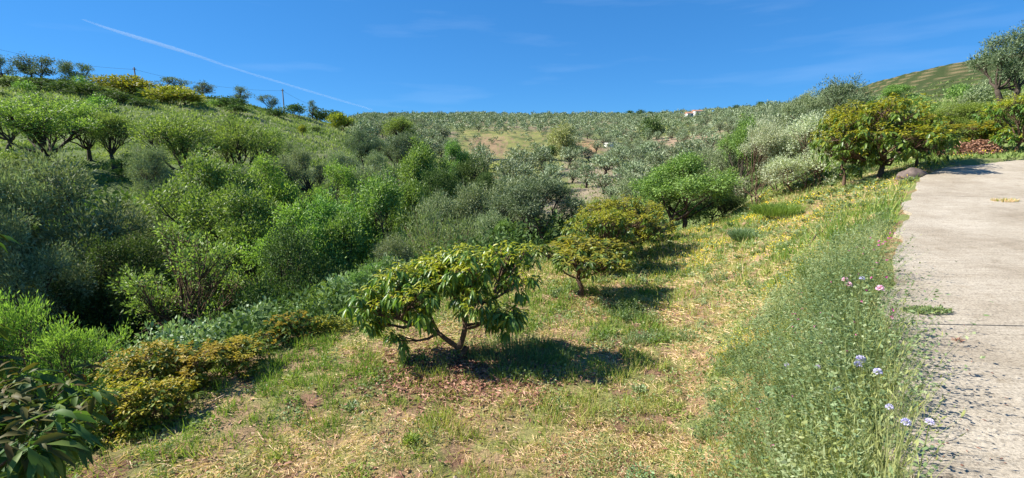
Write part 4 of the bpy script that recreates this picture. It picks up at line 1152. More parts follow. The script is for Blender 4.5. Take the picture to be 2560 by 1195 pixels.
# ------------------------------------------------------------------ terrace grass, straw, weeds
def terrace_cover():
    rng = np.random.default_rng(77)
    def sample(N, r0=1.6, r1=24.0, a0=-0.95, a1=0.92):
        r = np.exp(rng.uniform(math.log(r0), math.log(r1), N)); az = rng.uniform(a0, a1, N)
        X = r * np.sin(az); Y = r * np.cos(az)
        de, _ = poly_dist(X, Y, EDGE); dr, _ = poly_dist(X, Y, RIM)
        return X, Y, r, de, dr
    # standing grass
    X, Y, r, de, dr = sample(420000)
    n1 = fbm(X * 1.3, Y * 1.3, 2, 4); n2 = fbm(X * 5, Y * 5, 4, 3); n3 = fbm(X * 0.45, Y * 0.45, 6, 3)
    green = np.clip(sst(0.44, 0.6, n1) * 0.8 + sst(8, 14, r) * 0.3 + sst(-2.6, -1.4, de) * 0.1 + sst(1.6, 0.2, dr) * 0.5 * (r < 9), 0, 1)
    k = (de < -0.1) & (dr > -0.6) & (rng.random(len(X)) * (1 + 0.5 * sst(6, 3.5, Y)) < 0.10 + 0.9 * green * sst(0.36, 0.56, n2) + 0.12 * (r > 8))
    X, Y, r, de, dr, n1, n2, n3, green = [a[k] for a in (X, Y, r, de, dr, n1, n2, n3, green)]
    n = len(X)
    Z = ground_z(X, Y)
    L = rng.uniform(0.03, 0.12, n) * (1 + 0.3 * sst(-2.2, -1.0, de)) * (1 + 1.1 * sst(0.5, 0.66, n2)) * np.clip(r / 7, 1, 1.6) * (1 - 0.5 * sst(9.5, 12, Y) * sst(-3.5, -2, de))
    Wd = np.clip(r * 0.0019, 0.007, 0.026)
    rnd = np.clip(0.36 - 0.34 * sst(0.40, 0.58, n3) * green + rng.normal(size=n) * 0.16 + 0.22 * (rng.random(n) < 0.3), 0, 1)
    V, f, kk = leaves(np.stack([X, Y, Z - 0.01], 1), rng.normal(size=(n, 3)) * 0.45 + [0, 0, 1], L, Wd, rng, 'tri')
    g = Geo(); g.add(V, f, 0, rnd=np.repeat(rnd, kk))
    # straw lying flat
    X, Y, r, de, dr = sample(230000)
    n1 = fbm(X * 1.3, Y * 1.3, 2, 4)
    k = (de < -0.6) & (dr > -0.2) & (rng.random(len(X)) < (0.95 - 0.8 * sst(0.44, 0.62, n1)) * (0.35 + 0.65 * sst(0.4, 0.55, fbm(X * 2.3, Y * 2.3, 71, 3))))
    X, Y, r = X[k], Y[k], r[k]
    n = len(X)
    Z = ground_z(X, Y) + rng.uniform(0.0, 0.035, n)
    d = rng.normal(size=(n, 3)) * [1, 1, 0.12]
    V, f, kk = leaves(np.stack([X, Y, Z], 1), d, rng.uniform(0.04, 0.15, n) * np.clip(r / 6, 1, 1.6), np.clip(r * 0.0017, 0.005, 0.02), rng, 'tri')
    g.add(V, f, 0, rnd=np.repeat(np.clip(rng.normal(0.76, 0.22, n), 0.3, 1), kk))
    link('grass', g.build('grass', [M['grass']]), None, 'mown grass and dry straw covering the terrace', 'grass', kind='stuff')
    # leafy weeds low on the terrace
    X, Y, r, de, dr = sample(150000)
    n1 = fbm(X * 2.2, Y * 2.2, 12, 4); n2 = fbm(X * 0.6, Y * 0.6, 14, 3)
    k = (de < -1.0) & (dr > -0.6) & (rng.random(len(X)) < sst(0.53, 0.62, n1))
    X, Y, r = X[k], Y[k], r[k]; n = len(X)
    h = rng.random(n) ** 2 * 0.13
    Z = ground_z(X, Y) + 0.01 + h
    s = np.clip(r * 0.0045, 0.018, 0.07)
    g = Geo()
    V, f, kk = leaves(np.stack([X, Y, Z], 1), rng.normal(size=(n, 3)) * [1, 1, 0.4] + [0, 0, 0.2], s * 1.3, s * 0.8, rng, 'dia')
    g.add(V, f, 0, rnd=np.repeat(np.clip(rng.normal(0.55, 0.25, n), 0, 1), kk), flush=np.repeat(rng.random(n) * 0.4, kk))
    link('low_weeds', g.build('low_weeds', [M['weed']]), None, 'small leafy green weeds among the mown grass of the terrace', 'weeds', kind='stuff')
    # fallen leaves
    cx, cy = -0.75, 6.4
    g = Geo()
    parts = []
    for (x0, y0, sx, sy, N) in ((-0.7, 6.15, 0.7, 0.5, 5500), (1.45, 9.7, 0.6, 0.4, 500), (2.9, 12.0, 0.9, 0.5, 600), (-1.6, 3.1, 1.3, 0.5, 1500), (0.4, 2.9, 1.3, 0.35, 900), (2.6, 3.1, 0.5, 0.4, 500), (0, 6, 3, 3, 600)):
        parts.append(np.stack([rng.normal(x0, sx, N), rng.normal(y0, sy, N)], 1))
    P = np.concatenate(parts)
    de, _ = poly_dist(P[:, 0], P[:, 1], EDGE)
    P = P[de < -0.3]; n = len(P)
    Z = ground_z(P[:, 0], P[:, 1]) + rng.uniform(0.01, 0.045, n)
    V, f, kk = leaves(np.column_stack([P, Z]), rng.normal(size=(n, 3)) * [1, 1, 0.2], rng.uniform(0.035, 0.10, n), rng.uniform(0.015, 0.035, n), rng, 'broad', 0.2, up=np.array([0, 0, 1.0]) + rng.normal(size=(n, 3)) * 0.4)
    g.add(V, f, 0, rnd=np.repeat(rng.random(n), kk))
    m_ = 260
    Yq = np.exp(rng.uniform(math.log(1.8), math.log(11), m_)); Xq = np.interp(Yq, [p[1] for p in EDGE[:44]], [p[0] for p in EDGE[:44]]) + 0.12 + rng.exponential(0.35, m_)
    V, f, kk = leaves(np.stack([Xq, Yq, road_z(Yq) + 0.006], 1), rng.normal(size=(m_, 3)) * [1, 1, 0.15], rng.uniform(0.008, 0.03, m_), rng.uniform(0.004, 0.012, m_), rng, 'dia', up=np.array([0, 0, 1.0]) + rng.normal(size=(m_, 3)) * 0.3)
    g.add(V, f, 0, rnd=np.repeat(rng.random(m_) * 0.6, kk))
    link('fallen_leaves', g.build('fallen_leaves', [M['brown_leaf']]), None, 'brown fallen avocado leaves littering the ground under the trees', 'leaf litter', kind='stuff')
    # stones and clods
    g = Geo(); n = 900
    r = np.exp(rng.uniform(math.log(2.5), math.log(13), n)); az = rng.uniform(-0.8, 0.75, n)
    X = r * np.sin(az); Y = r * np.cos(az)
    de, _ = poly_dist(X, Y, EDGE); dr, _ = poly_dist(X, Y, RIM)
    k = (de < -0.2) & (dr > 0) & (fbm(X * 1.5, Y * 1.5, 88, 3) > 0.47); X, Y = X[k], Y[k]; n = len(X)
    Z = ground_z(X, Y)
    oc = np.array([(1, 0, 0), (0.3, 0.9, 0.1), (-0.9, 0.2, 0), (-0.2, -1, 0.1), (0.1, 0.1, 0.8), (0, 0, -0.6)])
    fo = np.array([(0, 1, 4), (1, 2, 4), (2, 3, 4), (3, 0, 4), (1, 0, 5), (2, 1, 5), (3, 2, 5), (0, 3, 5)])
    for i in range(n):
        a_ = rng.uniform(0, 6.28); c_, s_ = math.cos(a_), math.sin(a_); q = rng.uniform(0.008, 0.028)
        V = oc * (1 + rng.normal(size=(6, 3)) * 0.15) * q
        g.add(np.stack([X[i] + c_ * V[:, 0] - s_ * V[:, 1], Y[i] + s_ * V[:, 0] + c_ * V[:, 1], Z[i] + 0.012 + V[:, 2]], 1), [fo], 0)
    link('stones', g.build('stones', [M['clod']]), None, 'small stones and clods scattered over the bare soil', 'stones', kind='stuff')
    # bank vegetation: plant by plant
    g = Geo()
    N = 5200
    Yc = np.exp(rng.uniform(math.log(1.5), math.log(22), N)); 
    ex = np.interp(Yc, [p[1] for p in EDGE[:44]], [p[0] for p in EDGE[:44]])
    wb = wbank(Yc)
    u = rng.random(N) ** 1.25
    Xc = ex - u * wb * 1.9
    de, _ = poly_dist(Xc, Yc, EDGE)
    n1 = fbm(Xc * 0.9, Yc * 0.9, 18, 3); n2 = fbm(Xc * 0.5 + 9, Yc * 0.5, 19, 3)
    near = sst(8.5, 5.5, Yc)
    pr = np.where(near > 0.5, sst(-0.15, 0.1, de + 0.2 + 0.46 * np.clip(Yc - 2.0, 0, 2.9) + 0.6 * (n1 - 0.5)) * (0.35 + 0.65 * sst(0.38, 0.5, n2 + 0.25 * (de > -0.5))), 0.15 + 0.85 * sst(0.45, 0.56, n1)) * np.where(Yc > 10.5, 0.55, 1)
    k = (rng.random(N) < pr) & (de < np.where(Yc > 3.9, -0.2, -0.10))
    Xc, Yc, de, n1, n2, near = [a[k] for a in (Xc, Yc, de, n1, n2, near)]
    zc = ground_z(Xc, Yc)
    for i in range(len(Xc)):
        r = math.hypot(Xc[i], Yc[i])
        kind = rng.choice(4, p=[0.42, 0.26, 0.2, 0.12]) if n2[i] < 0.52 else rng.choice(4, p=[0.25, 0.2, 0.4, 0.15])
        hmax = (0.16 + 0.48 * near[i] * float(sst(-1.6, -0.5, de[i]))) * rng.uniform(0.5, 1.25) * (0.35 + 0.65 * float(sst(1.6, 3.0, Yc[i])))
        if Yc[i] > 10.5: hmax *= 0.7
        tone = np.clip(0.42 + 1.5 * (n2[i] - 0.5) + rng.normal() * 0.24, 0, 1)
        yel = max(0.0, rng.normal() * 0.22 + 0.2 * (Yc[i] < 3.0)) if kind != 1 else 0.0
        ns = [12, 11, 18, 8][kind]
        rad = hmax * [0.7, 0.6, 0.35, 0.8][kind] + 0.04
        lv = [14, 12, 3, 9][kind]
        if r > 7: lv = max(2, lv // 2 + 1)
        sz = max([0.020, 0.028, 0.07, 0.036][kind] , r * 0.0045)
        asp = [0.30, 0.62, 0.10, 0.55][kind]
        a_ = rng.uniform(0, 6.28, ns); rr = rad * np.sqrt(rng.random(ns))
        bx_ = np.stack([np.cos(a_) * rr * 0.3, np.sin(a_) * rr * 0.3, np.zeros(ns)], 1)
        hh_ = hmax * rng.uniform(0.55, 1.1, ns)
        tp_ = np.stack([np.cos(a_) * rr, np.sin(a_) * rr, hh_], 1) + rng.normal(size=(ns, 3)) * 0.02
        org = np.array([Xc[i], Yc[i], zc[i]])
        t_ = rng.random((ns, lv)) ** 0.7
        P_ = (bx_[:, None] * (1 - t_[..., None]) + tp_[:, None] * t_[..., None]).reshape(-1, 3) + org
        m_ = len(P_)
        an = rng.uniform(0, 6.28, m_)
        d_ = np.stack([np.cos(an), np.sin(an), rng.uniform(-0.1, 0.8, m_) + (1.2 if kind == 2 else 0)], 1)
        V, f, kk = leaves(P_, d_, sz * rng.uniform(0.6, 1.3, m_), sz * asp * rng.uniform(0.7, 1.2, m_), rng, 'dia', up=np.array([0, 0, 1.0]) + rng.normal(size=(m_, 3)) * 0.5)
        g.add(V, f, 0, rnd=np.repeat(np.clip(tone + rng.normal(size=m_) * 0.13 + 0.25 * (t_.ravel() - 0.5), 0, 1), kk), flush=np.repeat(np.clip(yel + rng.normal(size=m_) * 0.08, 0, 1), kk))
        V, f, kk = leaves(bx_ + org, tp_ - bx_, np.linalg.norm(tp_ - bx_, axis=1), max(0.004, r * 0.0007), rng, 'tri')
        g.add(V, f, 0, rnd=np.full(len(V), min(1, tone + 0.2)), flush=np.full(len(V), min(1, yel + 0.2)))
    # dry stalks with seed heads
    m_ = 900
    Yq = np.exp(rng.uniform(math.log(1.7), math.log(8), m_)); Xq = np.interp(Yq, [p[1] for p in EDGE[:44]], [p[0] for p in EDGE[:44]]) - rng.random(m_) * np.clip(0.15 + 0.4 * (Yq - 2.0), 0.1, 1.3)
    zq = ground_z(Xq, Yq); hq = rng.uniform(0.25, 0.6, m_)
    dq = norm(np.column_stack([rng.normal(size=(m_, 2)) * 0.22 + [0.1, 0], np.ones(m_)]))
    b_ = np.stack([Xq, Yq, zq], 1)
    V, f, kk = leaves(b_, dq, hq, 0.005, rng, 'tri'); g.add(V, f, 0, rnd=np.full(len(V), 0.95), flush=np.full(len(V), 0.4))
    V, f, kk = leaves(b_ + dq * hq[:, None] * 0.9, dq + rng.normal(size=(m_, 3)) * 0.3, 0.035, 0.009, rng, 'dia'); g.add(V, f, 0, rnd=np.full(len(V), 0.95), flush=np.full(len(V), 0.45))
    print('WEEDS', len(Xc), g.n)
    link('bank_weeds', g.build('bank_weeds', [M['weed']]), None, 'tall tangled green weeds growing on the bank below the concrete lane', 'weeds', kind='stuff')
    # yellow flowers in drifts further up the bank
    X, Y, r, de, dr = sample(190000, 6.5, 26.0, 0.2, 0.85)
    n1 = fbm(X * 0.7, Y * 0.7, 28, 3)
    wb = wbank(Y)
    t = (de + wb) / wb
    k = (t > -0.1) & (t < 0.98) & (rng.random(len(X)) < sst(0.5, 0.62, n1) * (0.15 + 0.85 * sst(0.1, 0.25, t) * sst(0.75, 0.55, t)) * 0.3)
    X, Y, r = X[k], Y[k], r[k]; n = len(X)
    Z = ground_z(X, Y) + rng.uniform(0.04, 0.16, n)
    s = np.clip(r * 0.0021, 0.012, 0.045)
    V, f, kk = leaves(np.stack([X, Y, Z], 1), rng.normal(size=(n, 3)) * [1, 1, 0.5], s, s * 0.8, rng, 'dia')
    g = Geo(); g.add(V, f, 0, rnd=np.repeat(rng.random(n), kk))
    link('yellow_flowers', g.build('yellow_flowers', [M['yellow_petal']]), None, 'drifts of small yellow flowers on the bank beside the lane', 'flowers', kind='stuff')
    # little magenta flowers in the near weeds
    N = 60
    Y = rng.uniform(3.0, 6.2, N); X = np.interp(Y, [p[1] for p in EDGE], [p[0] for p in EDGE]) - rng.uniform(0.0, 1.2, N)
    g = Geo()
    for x, y in zip(X, Y):
        z = float(ground_z(np.array([x]), np.array([y]))[0]) + rng.uniform(0.25, 0.5)
        V, f, kk = leaves(np.tile([x, y, z], (6, 1)), rng.normal(size=(6, 3)), 0.018, 0.014, rng, 'dia')
        g.add(V, f, 0, rnd=np.repeat(rng.random(6), kk))
    link('magenta_flowers', g.build('magenta_flowers', [M['magenta_petal']]), None, 'tiny magenta flowers speckled through the near weeds', 'flowers', kind='stuff')
terrace_cover()

# ------------------------------------------------------------------ single flowers, tussock, little plants
def flower(px, py, Y, mat, label, name, size=0.03):
    for f in np.linspace(1.1, 0.55, 40):
        Yf = Y * f
        z = zrow(py, Yf); X = xcol(px, Yf, z)
        if z - float(ground_z(np.array([X]), np.array([Yf]))[0]) > (0.5 if Y > 3.5 else 0.36): break
    Y = Yf
    rng = np.random.default_rng(int(px))
    zg = float(ground_z(np.array([X]), np.array([Y]))[0])
    z = max(z, zg + 0.1)
    e = bpy.data.objects.new(name, None); COL.objects.link(e); e.location = (X, Y, zg)
    e['label'] = label; e['category'] = 'flower'; e['group'] = 'single flowers in the near weeds'
    g = Geo(); g.tube(bez((0, 0, 0), (0.02, 0, z - zg), (0.03, 0.02, 0), 6), np.linspace(0.003, 0.002, 6), 5, rnd=0.5, flush=0.3)
    link('stem', g.build('stem', [M['weed']]), e)
    g = Geo(); n = 34
    ph = np.arange(n) * 2.4; el = np.linspace(1.4, -0.15, n)
    d = np.stack([np.cos(ph) * np.cos(el), np.sin(ph) * np.cos(el), np.sin(el)], 1)
    V, f, kk = leaves(np.tile([0.02, 0, z - zg], (n, 1)) + d * size * 0.3, d, size, size * 0.6, rng, 'broad', 0.1)
    g.add(V, f, 0, rnd=np.repeat(rng.random(n), kk))
    link('flower_head', g.build('flower_head', [mat]), e)
for px, py, Y, mt, lab, sz in [
    (2108, 700, 5.3, 'pink_petal', 'pink flower, uppermost left of the pink ones above the weeds', 0.045),
    (2116, 712, 5.25, 'pink_petal', 'pink flower touching the uppermost one just below it', 0.045),
    (2150, 697, 5.4, 'lilac_petal', 'pale lilac flower between the pink flowers near the lane edge', 0.035),
    (2194, 722, 5.2, 'pink_petal', 'single pink flower nearest the concrete edge, right of the pink pair', 0.045),
    (2144, 900, 3.9, 'lilac_petal', 'largest pale lilac flower in the middle of the near weeds', 0.045),
    (2137, 912, 3.85, 'lilac_petal', 'lilac flower head tucked under the largest one', 0.035),
    (1962, 913, 4.3, 'lilac_petal', 'lilac flower at the left side of the near weeds', 0.032),
    (2038, 918, 4.1, 'lilac_petal', 'lilac flower left of the largest one', 0.032),
    (2186, 930, 3.7, 'lilac_petal', 'lilac flower right below the largest one', 0.034),
    (2086, 974, 3.7, 'lilac_petal', 'lilac flower low in the centre of the near weeds', 0.034),
    (2254, 1056, 3.0, 'lilac_petal', 'lilac flower overhanging the concrete, lowest on the right', 0.03),
    (2313, 1055, 3.0, 'lilac_petal', 'lilac flower leaning farthest over the concrete', 0.026),
    (2214, 1018, 3.2, 'lilac_petal', 'lilac flower just inside the weeds above the lowest one', 0.026)]:
    flower(px, py, Y, M[mt], lab, 'flower', sz * 0.62)

def clump(name, label, cat, px, Y, n, h, rad, L, Wd, mat, shape='blade', spread=0.6, flat=False, z=None, sx=1.0, rnd=(0.1, 0.5)):
    zg = 0.0
    for _ in range(5):
        X = xcol(px, Y, zg); zg = float(ground_z(np.array([X]), np.array([Y]))[0]) if z is None else float(road_z(np.array([Y]))[0])
    rng = np.random.default_rng(int(px * 3))
    a = rng.uniform(0, 6.28, n); rr = rad * np.sqrt(rng.random(n))
    p = np.stack([np.cos(a) * rr * sx, np.sin(a) * rr, np.zeros(n) + (h * rng.random(n) if flat else 0)], 1)
    d = np.stack([np.cos(a) * spread * rr / rad, np.sin(a) * spread * rr / rad, np.ones(n) * (0.35 if flat else 1)], 1) + rng.normal(size=(n, 3)) * (0.5 if flat else 0.12)
    V, f, k = leaves(p, d, L * rng.uniform(0.6, 1.15, n), Wd, rng, shape, 0.25)
    g = Geo(); g.add(V, f, 0, rnd=np.repeat(rng.uniform(*rnd, n), k), flush=np.repeat(rng.random(n) * 0.4, k))
    link(name, g.build(name, [mat]), None, label, cat, loc=(X, Y, zg + 0.003))
clump('grass_tussock', 'round bright green grass tussock on the bank below the lane', 'grass tussock', 2042, 6.6, 900, 0, 0.16, 0.34, 0.008, M['bright'], spread=0.8)
clump('grass_tussock', 'blue-green feathery tussock among the yellow flowers far up the bank', 'grass tussock', 1865, 12.5, 1200, 0, 0.35, 0.45, 0.014, M['bramble'], spread=0.7)
clump('grass_tussock', 'wide green clump at the top of the bank under the silver shrubs', 'grass tussock', 1965, 14.0, 2200, 0, 0.9, 0.45, 0.016, M['bright'], spread=0.5)
clump('crack_plant', 'low creeping weed growing from the crack across the concrete lane', 'plant', 2318, 4.05, 520, 0.03, 0.07, 0.035, 0.014, M['weed'], 'dia', flat=True, z=1, sx=3.0, rnd=(0.2, 0.8))
clump('crack_plant', 'small dry tuft growing on the far part of the concrete lane', 'plant', 2512, 9.6, 160, 0.03, 0.12, 0.12, 0.012, M['grass'], 'blade', z=1, sx=2.0, rnd=(0.3, 0.9))
clump('crack_plant', 'tiny brown tuft on the concrete beside the near weeds', 'plant', 2393, 3.45, 40, 0.01, 0.02, 0.035, 0.006, M['brown_leaf'], 'dia', flat=True, z=1, rnd=(0.1, 0.6))
clump('broadleaf_weed', 'leafy green weed standing at the bottom edge of the terrace', 'plant', 1690, 3.75, 24, 0.05, 0.06, 0.10, 0.05, M['weed'], 'broad', spread=1.4, flat=True)
clump('broadleaf_weed', 'leafy round weed at the foot of the bank before the near weeds', 'plant', 1970, 3.9, 60, 0.12, 0.16, 0.08, 0.06, M['bramble'], 'broad', spread=1.2, flat=True)
clump('long_grass', 'long grass growing in the shadow right of the forked avocado trunk', 'grass tussock', 1300, 6.7, 1500, 0, 0.55, 0.26, 0.008, M['broom_green'], spread=0.35, sx=1.5)
clump('long_grass', 'green grass tuft in front of the shadow of the forked avocado', 'grass tussock', 1290, 5.9, 300, 0, 0.25, 0.2, 0.006, M['bright'], spread=0.35, sx=1.5)

_rw = np.random.default_rng(66)
_lab = ['pale green', 'dark green', 'yellow-green']
for _k in range(46):
    _px = _rw.uniform(350, 1900); _Y = math.exp(_rw.uniform(math.log(2.9), math.log(8.5)))
    _X = xcol(_px, _Y, -1.4)
    if poly_dist(np.array([_X]), np.array([_Y]), RIM)[0][0] < 0.4 or poly_dist(np.array([_X]), np.array([_Y]), EDGE)[0][0] > -1.6: continue
    _q = _rw.integers(3)
    clump('weed_clump', '%s leafy weed clump in the mown grass of the terrace' % _lab[_q], 'weed', _px, _Y, int(_rw.integers(50, 170)), _rw.uniform(0.04, 0.12), _rw.uniform(0.06, 0.16), _rw.uniform(0.03, 0.055), 0.02,
          [M['bramble'], M['weed'], M['bright']][_q], 'dia', spread=1.1, flat=True, rnd=(0.15, 0.85))
    bpy.context.scene.collection.objects[-1]['group'] = 'weed clumps on the terrace'
# ------------------------------------------------------------------ boulder, leaf heap, stick
def blob(name, loc, sc, mat, seed, amp=0.12, **kw):
    import bmesh
    bm = bmesh.new(); bmesh.ops.create_icosphere(bm, subdivisions=4, radius=1)
    rng = np.random.default_rng(seed)
    for v in bm.verts:
        p = v.co
        n = float(fbm(np.array([p.x * 1.6 + p.z * 2 + seed]), np.array([p.y * 1.6 - p.z]), seed, 4)[0]) - 0.5
        n2 = math.floor(abs(p.x * 1.5 + p.z) * 2) * 0.02
        v.co = p * (1 + n * amp * 4 - n2)
        if v.co.z < -0.35: v.co.z = -0.35
        v.co = Vector((v.co.x * sc[0], v.co.y * sc[1], v.co.z * sc[2]))
    me = bpy.data.meshes.new(name); bm.to_mesh(me); bm.free()
    me.materials.append(mat)
    for p in me.polygons: p.use_smooth = True
    return link(name, me, loc=loc, **kw)
Yb = 13.4; Xb = xcol(2281, Yb, 1.2); zb = float(ground_z(np.array([Xb]), np.array([Yb]))[0])
blob('boulder', (Xb, Yb, zb + 0.05), (0.40, 0.3, 0.26), M['rock'], 5, label='rounded brown boulder beside the lane bend', cat='boulder')

def heap():
    rng = np.random.default_rng(4)
    Y0 = 17.2; X0 = xcol(2415, Y0, 1.5); z0 = float(ground_z(np.array([X0]), np.array([Y0]))[0])
    n = 5200
    a = rng.uniform(0, 6.28, n); q = np.sqrt(rng.random(n))
    x = np.cos(a) * q * 1.25; y = np.sin(a) * q * 0.7
    top = 0.55 * (1 - q * q) * (0.7 + 0.6 * fbm(x * 2, y * 2, 3, 3))
    top = top * (0.75 + 0.35 * x / 1.25)
    g = Geo()
    V, f, k = leaves(np.stack([x, y, top * rng.uniform(0.75, 1.0, n)], 1), rng.normal(size=(n, 3)) * [1, 1, 0.6], rng.uniform(0.08, 0.16, n), rng.uniform(0.04, 0.07, n), rng, 'broad', 0.2)
    g.add(V, f, 0, rnd=np.repeat(rng.random(n), k))
    link('leaf_heap', g.build('leaf_heap', [M['brown_leaf']]), None, 'heap of reddish brown dead leaves beyond the lane bend', 'leaf heap', loc=(X0, Y0, z0))
heap()
# dry stick on the bank
g = Geo()
g.tube([(0, 0, 0), (0.12, 0.1, 0.09), (0.3, 0.2, 0.14), (0.5, 0.1, 0.02)], [0.014, 0.012, 0.01, 0.006], 5, rnd=0.5)
g.tube([(0.3, 0.2, 0.14), (0.42, 0.28, 0.26)], [0.008, 0.004], 5, rnd=0.5)
Ys = 9.0; Xs = xcol(2030, Ys, -0.2); zs = float(ground_z(np.array([Xs]), np.array([Ys]))[0])
link('dry_stick', g.build('dry_stick', [M['bark']]), None, 'dark bent dead stick lying on the bank below the lane', 'stick', loc=(Xs, Ys, zs + 0.1))

# ------------------------------------------------------------------ highway wall, houses, poles, wires
def box(g, x0, x1, y0, y1, z0, z1, mi=0):
    V = np.array([(x, y, z) for z in (z0, z1) for y in (y0, y1) for x in (x0, x1)], float)
    f = np.array([(0, 2, 3, 1), (4, 5, 7, 6), (0, 1, 5, 4), (2, 6, 7, 3), (0, 4, 6, 2), (1, 3, 7, 5)])
    g.add(V, [f], mi)
def gz(x, y): return float(ground_z(np.array([x]), np.array([y]))[0])
Yw = 117.0
xa, xb = xcol(1192, Yw, 0), xcol(1392, Yw, 0)
zt = zrow(397, Yw)
g = Geo(); box(g, xa, xb, Yw, Yw + 0.35, zt - 0.75, zt)
for i in range(7):
    xx = xa + (xb - xa) * (i + 0.5) / 7; box(g, xx - 0.12, xx + 0.12, Yw - 0.06, Yw - 0.001, zt - 0.75, zt + 0.05)
link('highway_wall', g.build('highway_wall', [M['wallgrey']]), None, 'long low grey roadside wall in the middle of the valley', 'wall')
g = Geo(); box(g, xa - 14, xb + 10, Yw + 0.4, Yw + 8, zt - 1.6, zt - 0.55)
link('highway_road', g.build('highway_road', [M['asphalt']]), kind='structure')

def house(name, label, px, py, Y, w, h, dpt, rot=0.0, roof=True):
    z = zrow(py, Y); X = xcol(px, Y, z); zg = gz(X, Y)
    e = bpy.data.objects.new(name, None); COL.objects.link(e); e.location = (X, Y, max(zg, z - 0.5)); e.rotation_euler = (0, 0, rot)
    e['label'] = label; e['category'] = 'house' if roof else 'shed'
    e.location = (X, Y, zg - 0.1)
    g = Geo(); box(g, -w / 2, w / 2, -dpt / 2, dpt / 2, -3, h)
    link('wall', g.build('wall', [M['white']]), e)
    g = Geo()
    V = np.array([(-w / 2 - .3, -dpt / 2 - .3, h), (w / 2 + .3, -dpt / 2 - .3, h), (w / 2 + .3, dpt / 2 + .3, h), (-w / 2 - .3, dpt / 2 + .3, h), (-w / 2 - .3, 0, h + 1.2), (w / 2 + .3, 0, h + 1.2)], float)
    g.add(V, [np.array([(0, 1, 5, 4), (2, 3, 4, 5), (0, 3, 2, 1)]), np.array([(0, 4, 3), (1, 2, 5)])])
    if not roof:
        g = Geo(); box(g, -w / 2 - .12, w / 2 + .12, -dpt / 2 - .12, dpt / 2 + .12, h, h + 0.12)
    link('roof', g.build('roof', [M['roof' if roof else 'white']]), e)
    if not roof: return
    for k in range(2):
        g = Geo(); box(g, -w / 4 + k * w / 2 - 0.5, -w / 4 + k * w / 2 + 0.5, -dpt / 2 - 0.03, -dpt / 2 - 0.004, 0.9, 2.1)
        link('window', g.build('window', [M['window']]), e)
house('white_house', 'small white house near the top of the far right ridge', 1745, 290, 380, 9, 3.2, 6, 0.2)
house('white_house', 'tiny white building half hidden beside the far ridge house', 1722, 294, 370, 5, 2.6, 5, 0.1)
house('white_shed', 'low white shed right of the orange earth cut', 1526, 367, 175, 3.6, 1.6, 4, 0.15, roof=False)
house('white_shed', 'tiny white hut just right of the eucalyptus crown', 1449, 352, 150, 1.6, 1.8, 2, 0.0, roof=False)
house('white_shed', 'tiny white box left of the eucalyptus by the highway', 1358, 371, 124, 1.0, 1.0, 1.2, 0.0, roof=False)

def pole(px, ytop, Y, lab):
    z = zrow(ytop, Y); X = xcol(px, Y, z); zg = gz(X, Y)
    e = bpy.data.objects.new('utility_pole', None); COL.objects.link(e); e.location = (X, Y, zg - 0.3)
    e['label'] = lab; e['category'] = 'pole'; e['group'] = 'power poles on the left crest'
    H = z - zg + 0.3
    g = Geo(); g.tube([(0, 0, 0), (0, 0, H)], [0.12, 0.09], 8)
    link('post', g.build('post', [M['pole']], True), e)
    g = Geo(); box(g, -0.28, 0.28, -0.05, 0.05, H - 0.35, H - 0.25)
    link('crossarm', g.build('crossarm', [M['pole']]), e)
    return np.array([X, Y, z - 0.35])
p1 = pole(335, 168, 82, 'utility pole standing behind the yellow-green bush on the left crest')
p2 = pole(706, 222, 96, 'second utility pole further right down the crest')
p0 = p1 + (p1 - p2) * 0.9 + np.array([0, 0, 1.0]); p3 = p2 + (p2 - p1) * 0.55 + np.array([0, 0, -3.0])
g = Geo()
for a, b in ((p0, p1), (p1, p2), (p2, p3)):
    t = np.linspace(0, 1, 20)[:, None]
    P = a + (b - a) * t - np.array([0, 0, 1.0]) * 4 * 0.9 * t * (1 - t)
    g.tube(P, np.full(20, 0.014), 4)
link('power_line', g.build('power_line', [M['pole']]), None, 'thin overhead wire slung between the two poles over the left crest', 'cable')

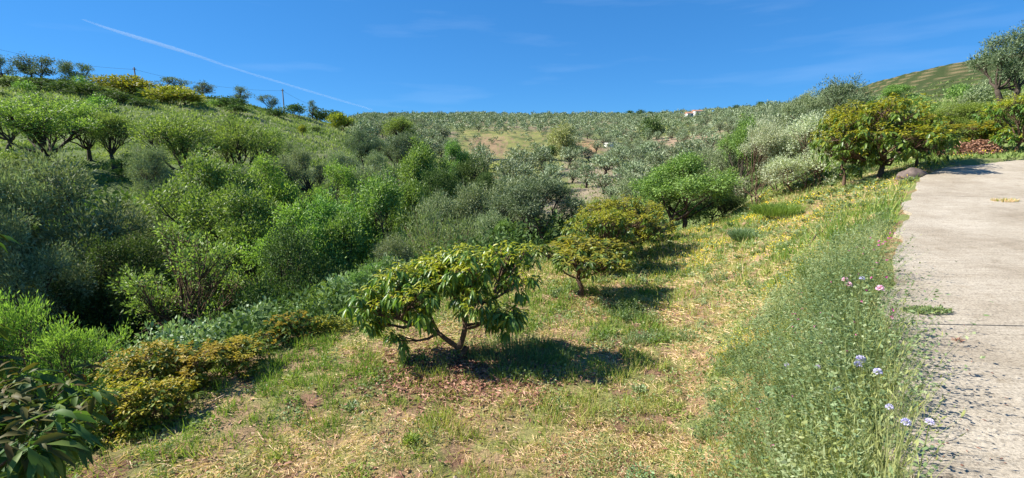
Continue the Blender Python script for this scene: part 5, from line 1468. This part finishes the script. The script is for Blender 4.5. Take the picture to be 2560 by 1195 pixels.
# ------------------------------------------------------------------ avocado branches close to the camera, left
def near_avo():
    lobes = []
    for px, py, Y, r in [(50, 1050, 2.3, 0.24), (-60, 1020, 2.4, 0.3), (140, 1100, 2.2, 0.18), (20, 1150, 2.0, 0.22), (-120, 1150, 2.1, 0.32), (205, 1010, 2.5, 0.10), (110, 960, 2.6, 0.13), (-220, 960, 2.6, 0.36), (-170, 780, 2.9, 0.24), (-95, 600, 2.9, 0.14)]:
        z = zrow(py, Y); lobes.append((xcol(px, Y, z), Y, z, r))
    bx, by = -4.2, 2.5
    bz = gz(bx, by)
    L = [(x - bx, y - by, z - bz, r) for x, y, z, r in lobes]
    L += [(-1.0, 0.2, 1.6, 0.5), (-0.9, -0.8, 1.5, 0.5), (-0.2, -0.9, 1.3, 0.5), (-0.6, 0.5, 2.2, 0.5), (0.2, 0.3, 2.2, 0.4)]
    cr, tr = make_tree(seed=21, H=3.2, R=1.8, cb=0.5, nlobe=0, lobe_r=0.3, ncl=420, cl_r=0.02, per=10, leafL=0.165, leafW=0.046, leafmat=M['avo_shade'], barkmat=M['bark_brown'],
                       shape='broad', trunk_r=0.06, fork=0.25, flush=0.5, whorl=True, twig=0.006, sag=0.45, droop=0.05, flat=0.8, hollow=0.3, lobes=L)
    e = bpy.data.objects.new('avocado_tree', None); COL.objects.link(e); e.location = (bx, by, bz)
    e['label'] = 'dark shaded avocado branches with long leaves, closest to the camera at bottom left'; e['category'] = 'tree'
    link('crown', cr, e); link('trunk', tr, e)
near_avo()

# ------------------------------------------------------------------ contrail
def contrail():
    m, t, o = newmat('contrail_vapour')
    v = t.nodes.new("ShaderNodeVolumePrincipled")
    v.inputs['Color'].default_value = (0.78, 0.9, 1, 1); v.inputs['Anisotropy'].default_value = 0.0
    v.inputs['Density'].default_value = 0.006
    t.links.new(v.outputs[0], o.inputs['Volume'])
    Y = 6000.0
    pts = []
    for px, py, wpx in [(205, 48, 3), (260, 68, 6), (340, 93, 9), (430, 120, 9), (500, 142, 7), (560, 163, 5), (640, 188, 5), (740, 218, 5), (840, 248, 5), (930, 274, 4)]:
        z = zrow(py, Y); x = xcol(px, Y, z); d = Y * CP - (z - CAMZ) * SP
        pts.append((x, Y, z, wpx * 1.15 / F * d / 2))
    P = np.array([q[:3] for q in pts]); R = np.array([q[3] for q in pts])
    V, f, c = tube(P, R, 10)
    me = mesh_np('contrail', V, [f, c, np.arange(10)[None, ::-1]], [m])
    link('contrail', me, None, 'thin white contrail slanting down the blue sky', 'contrail')
contrail()
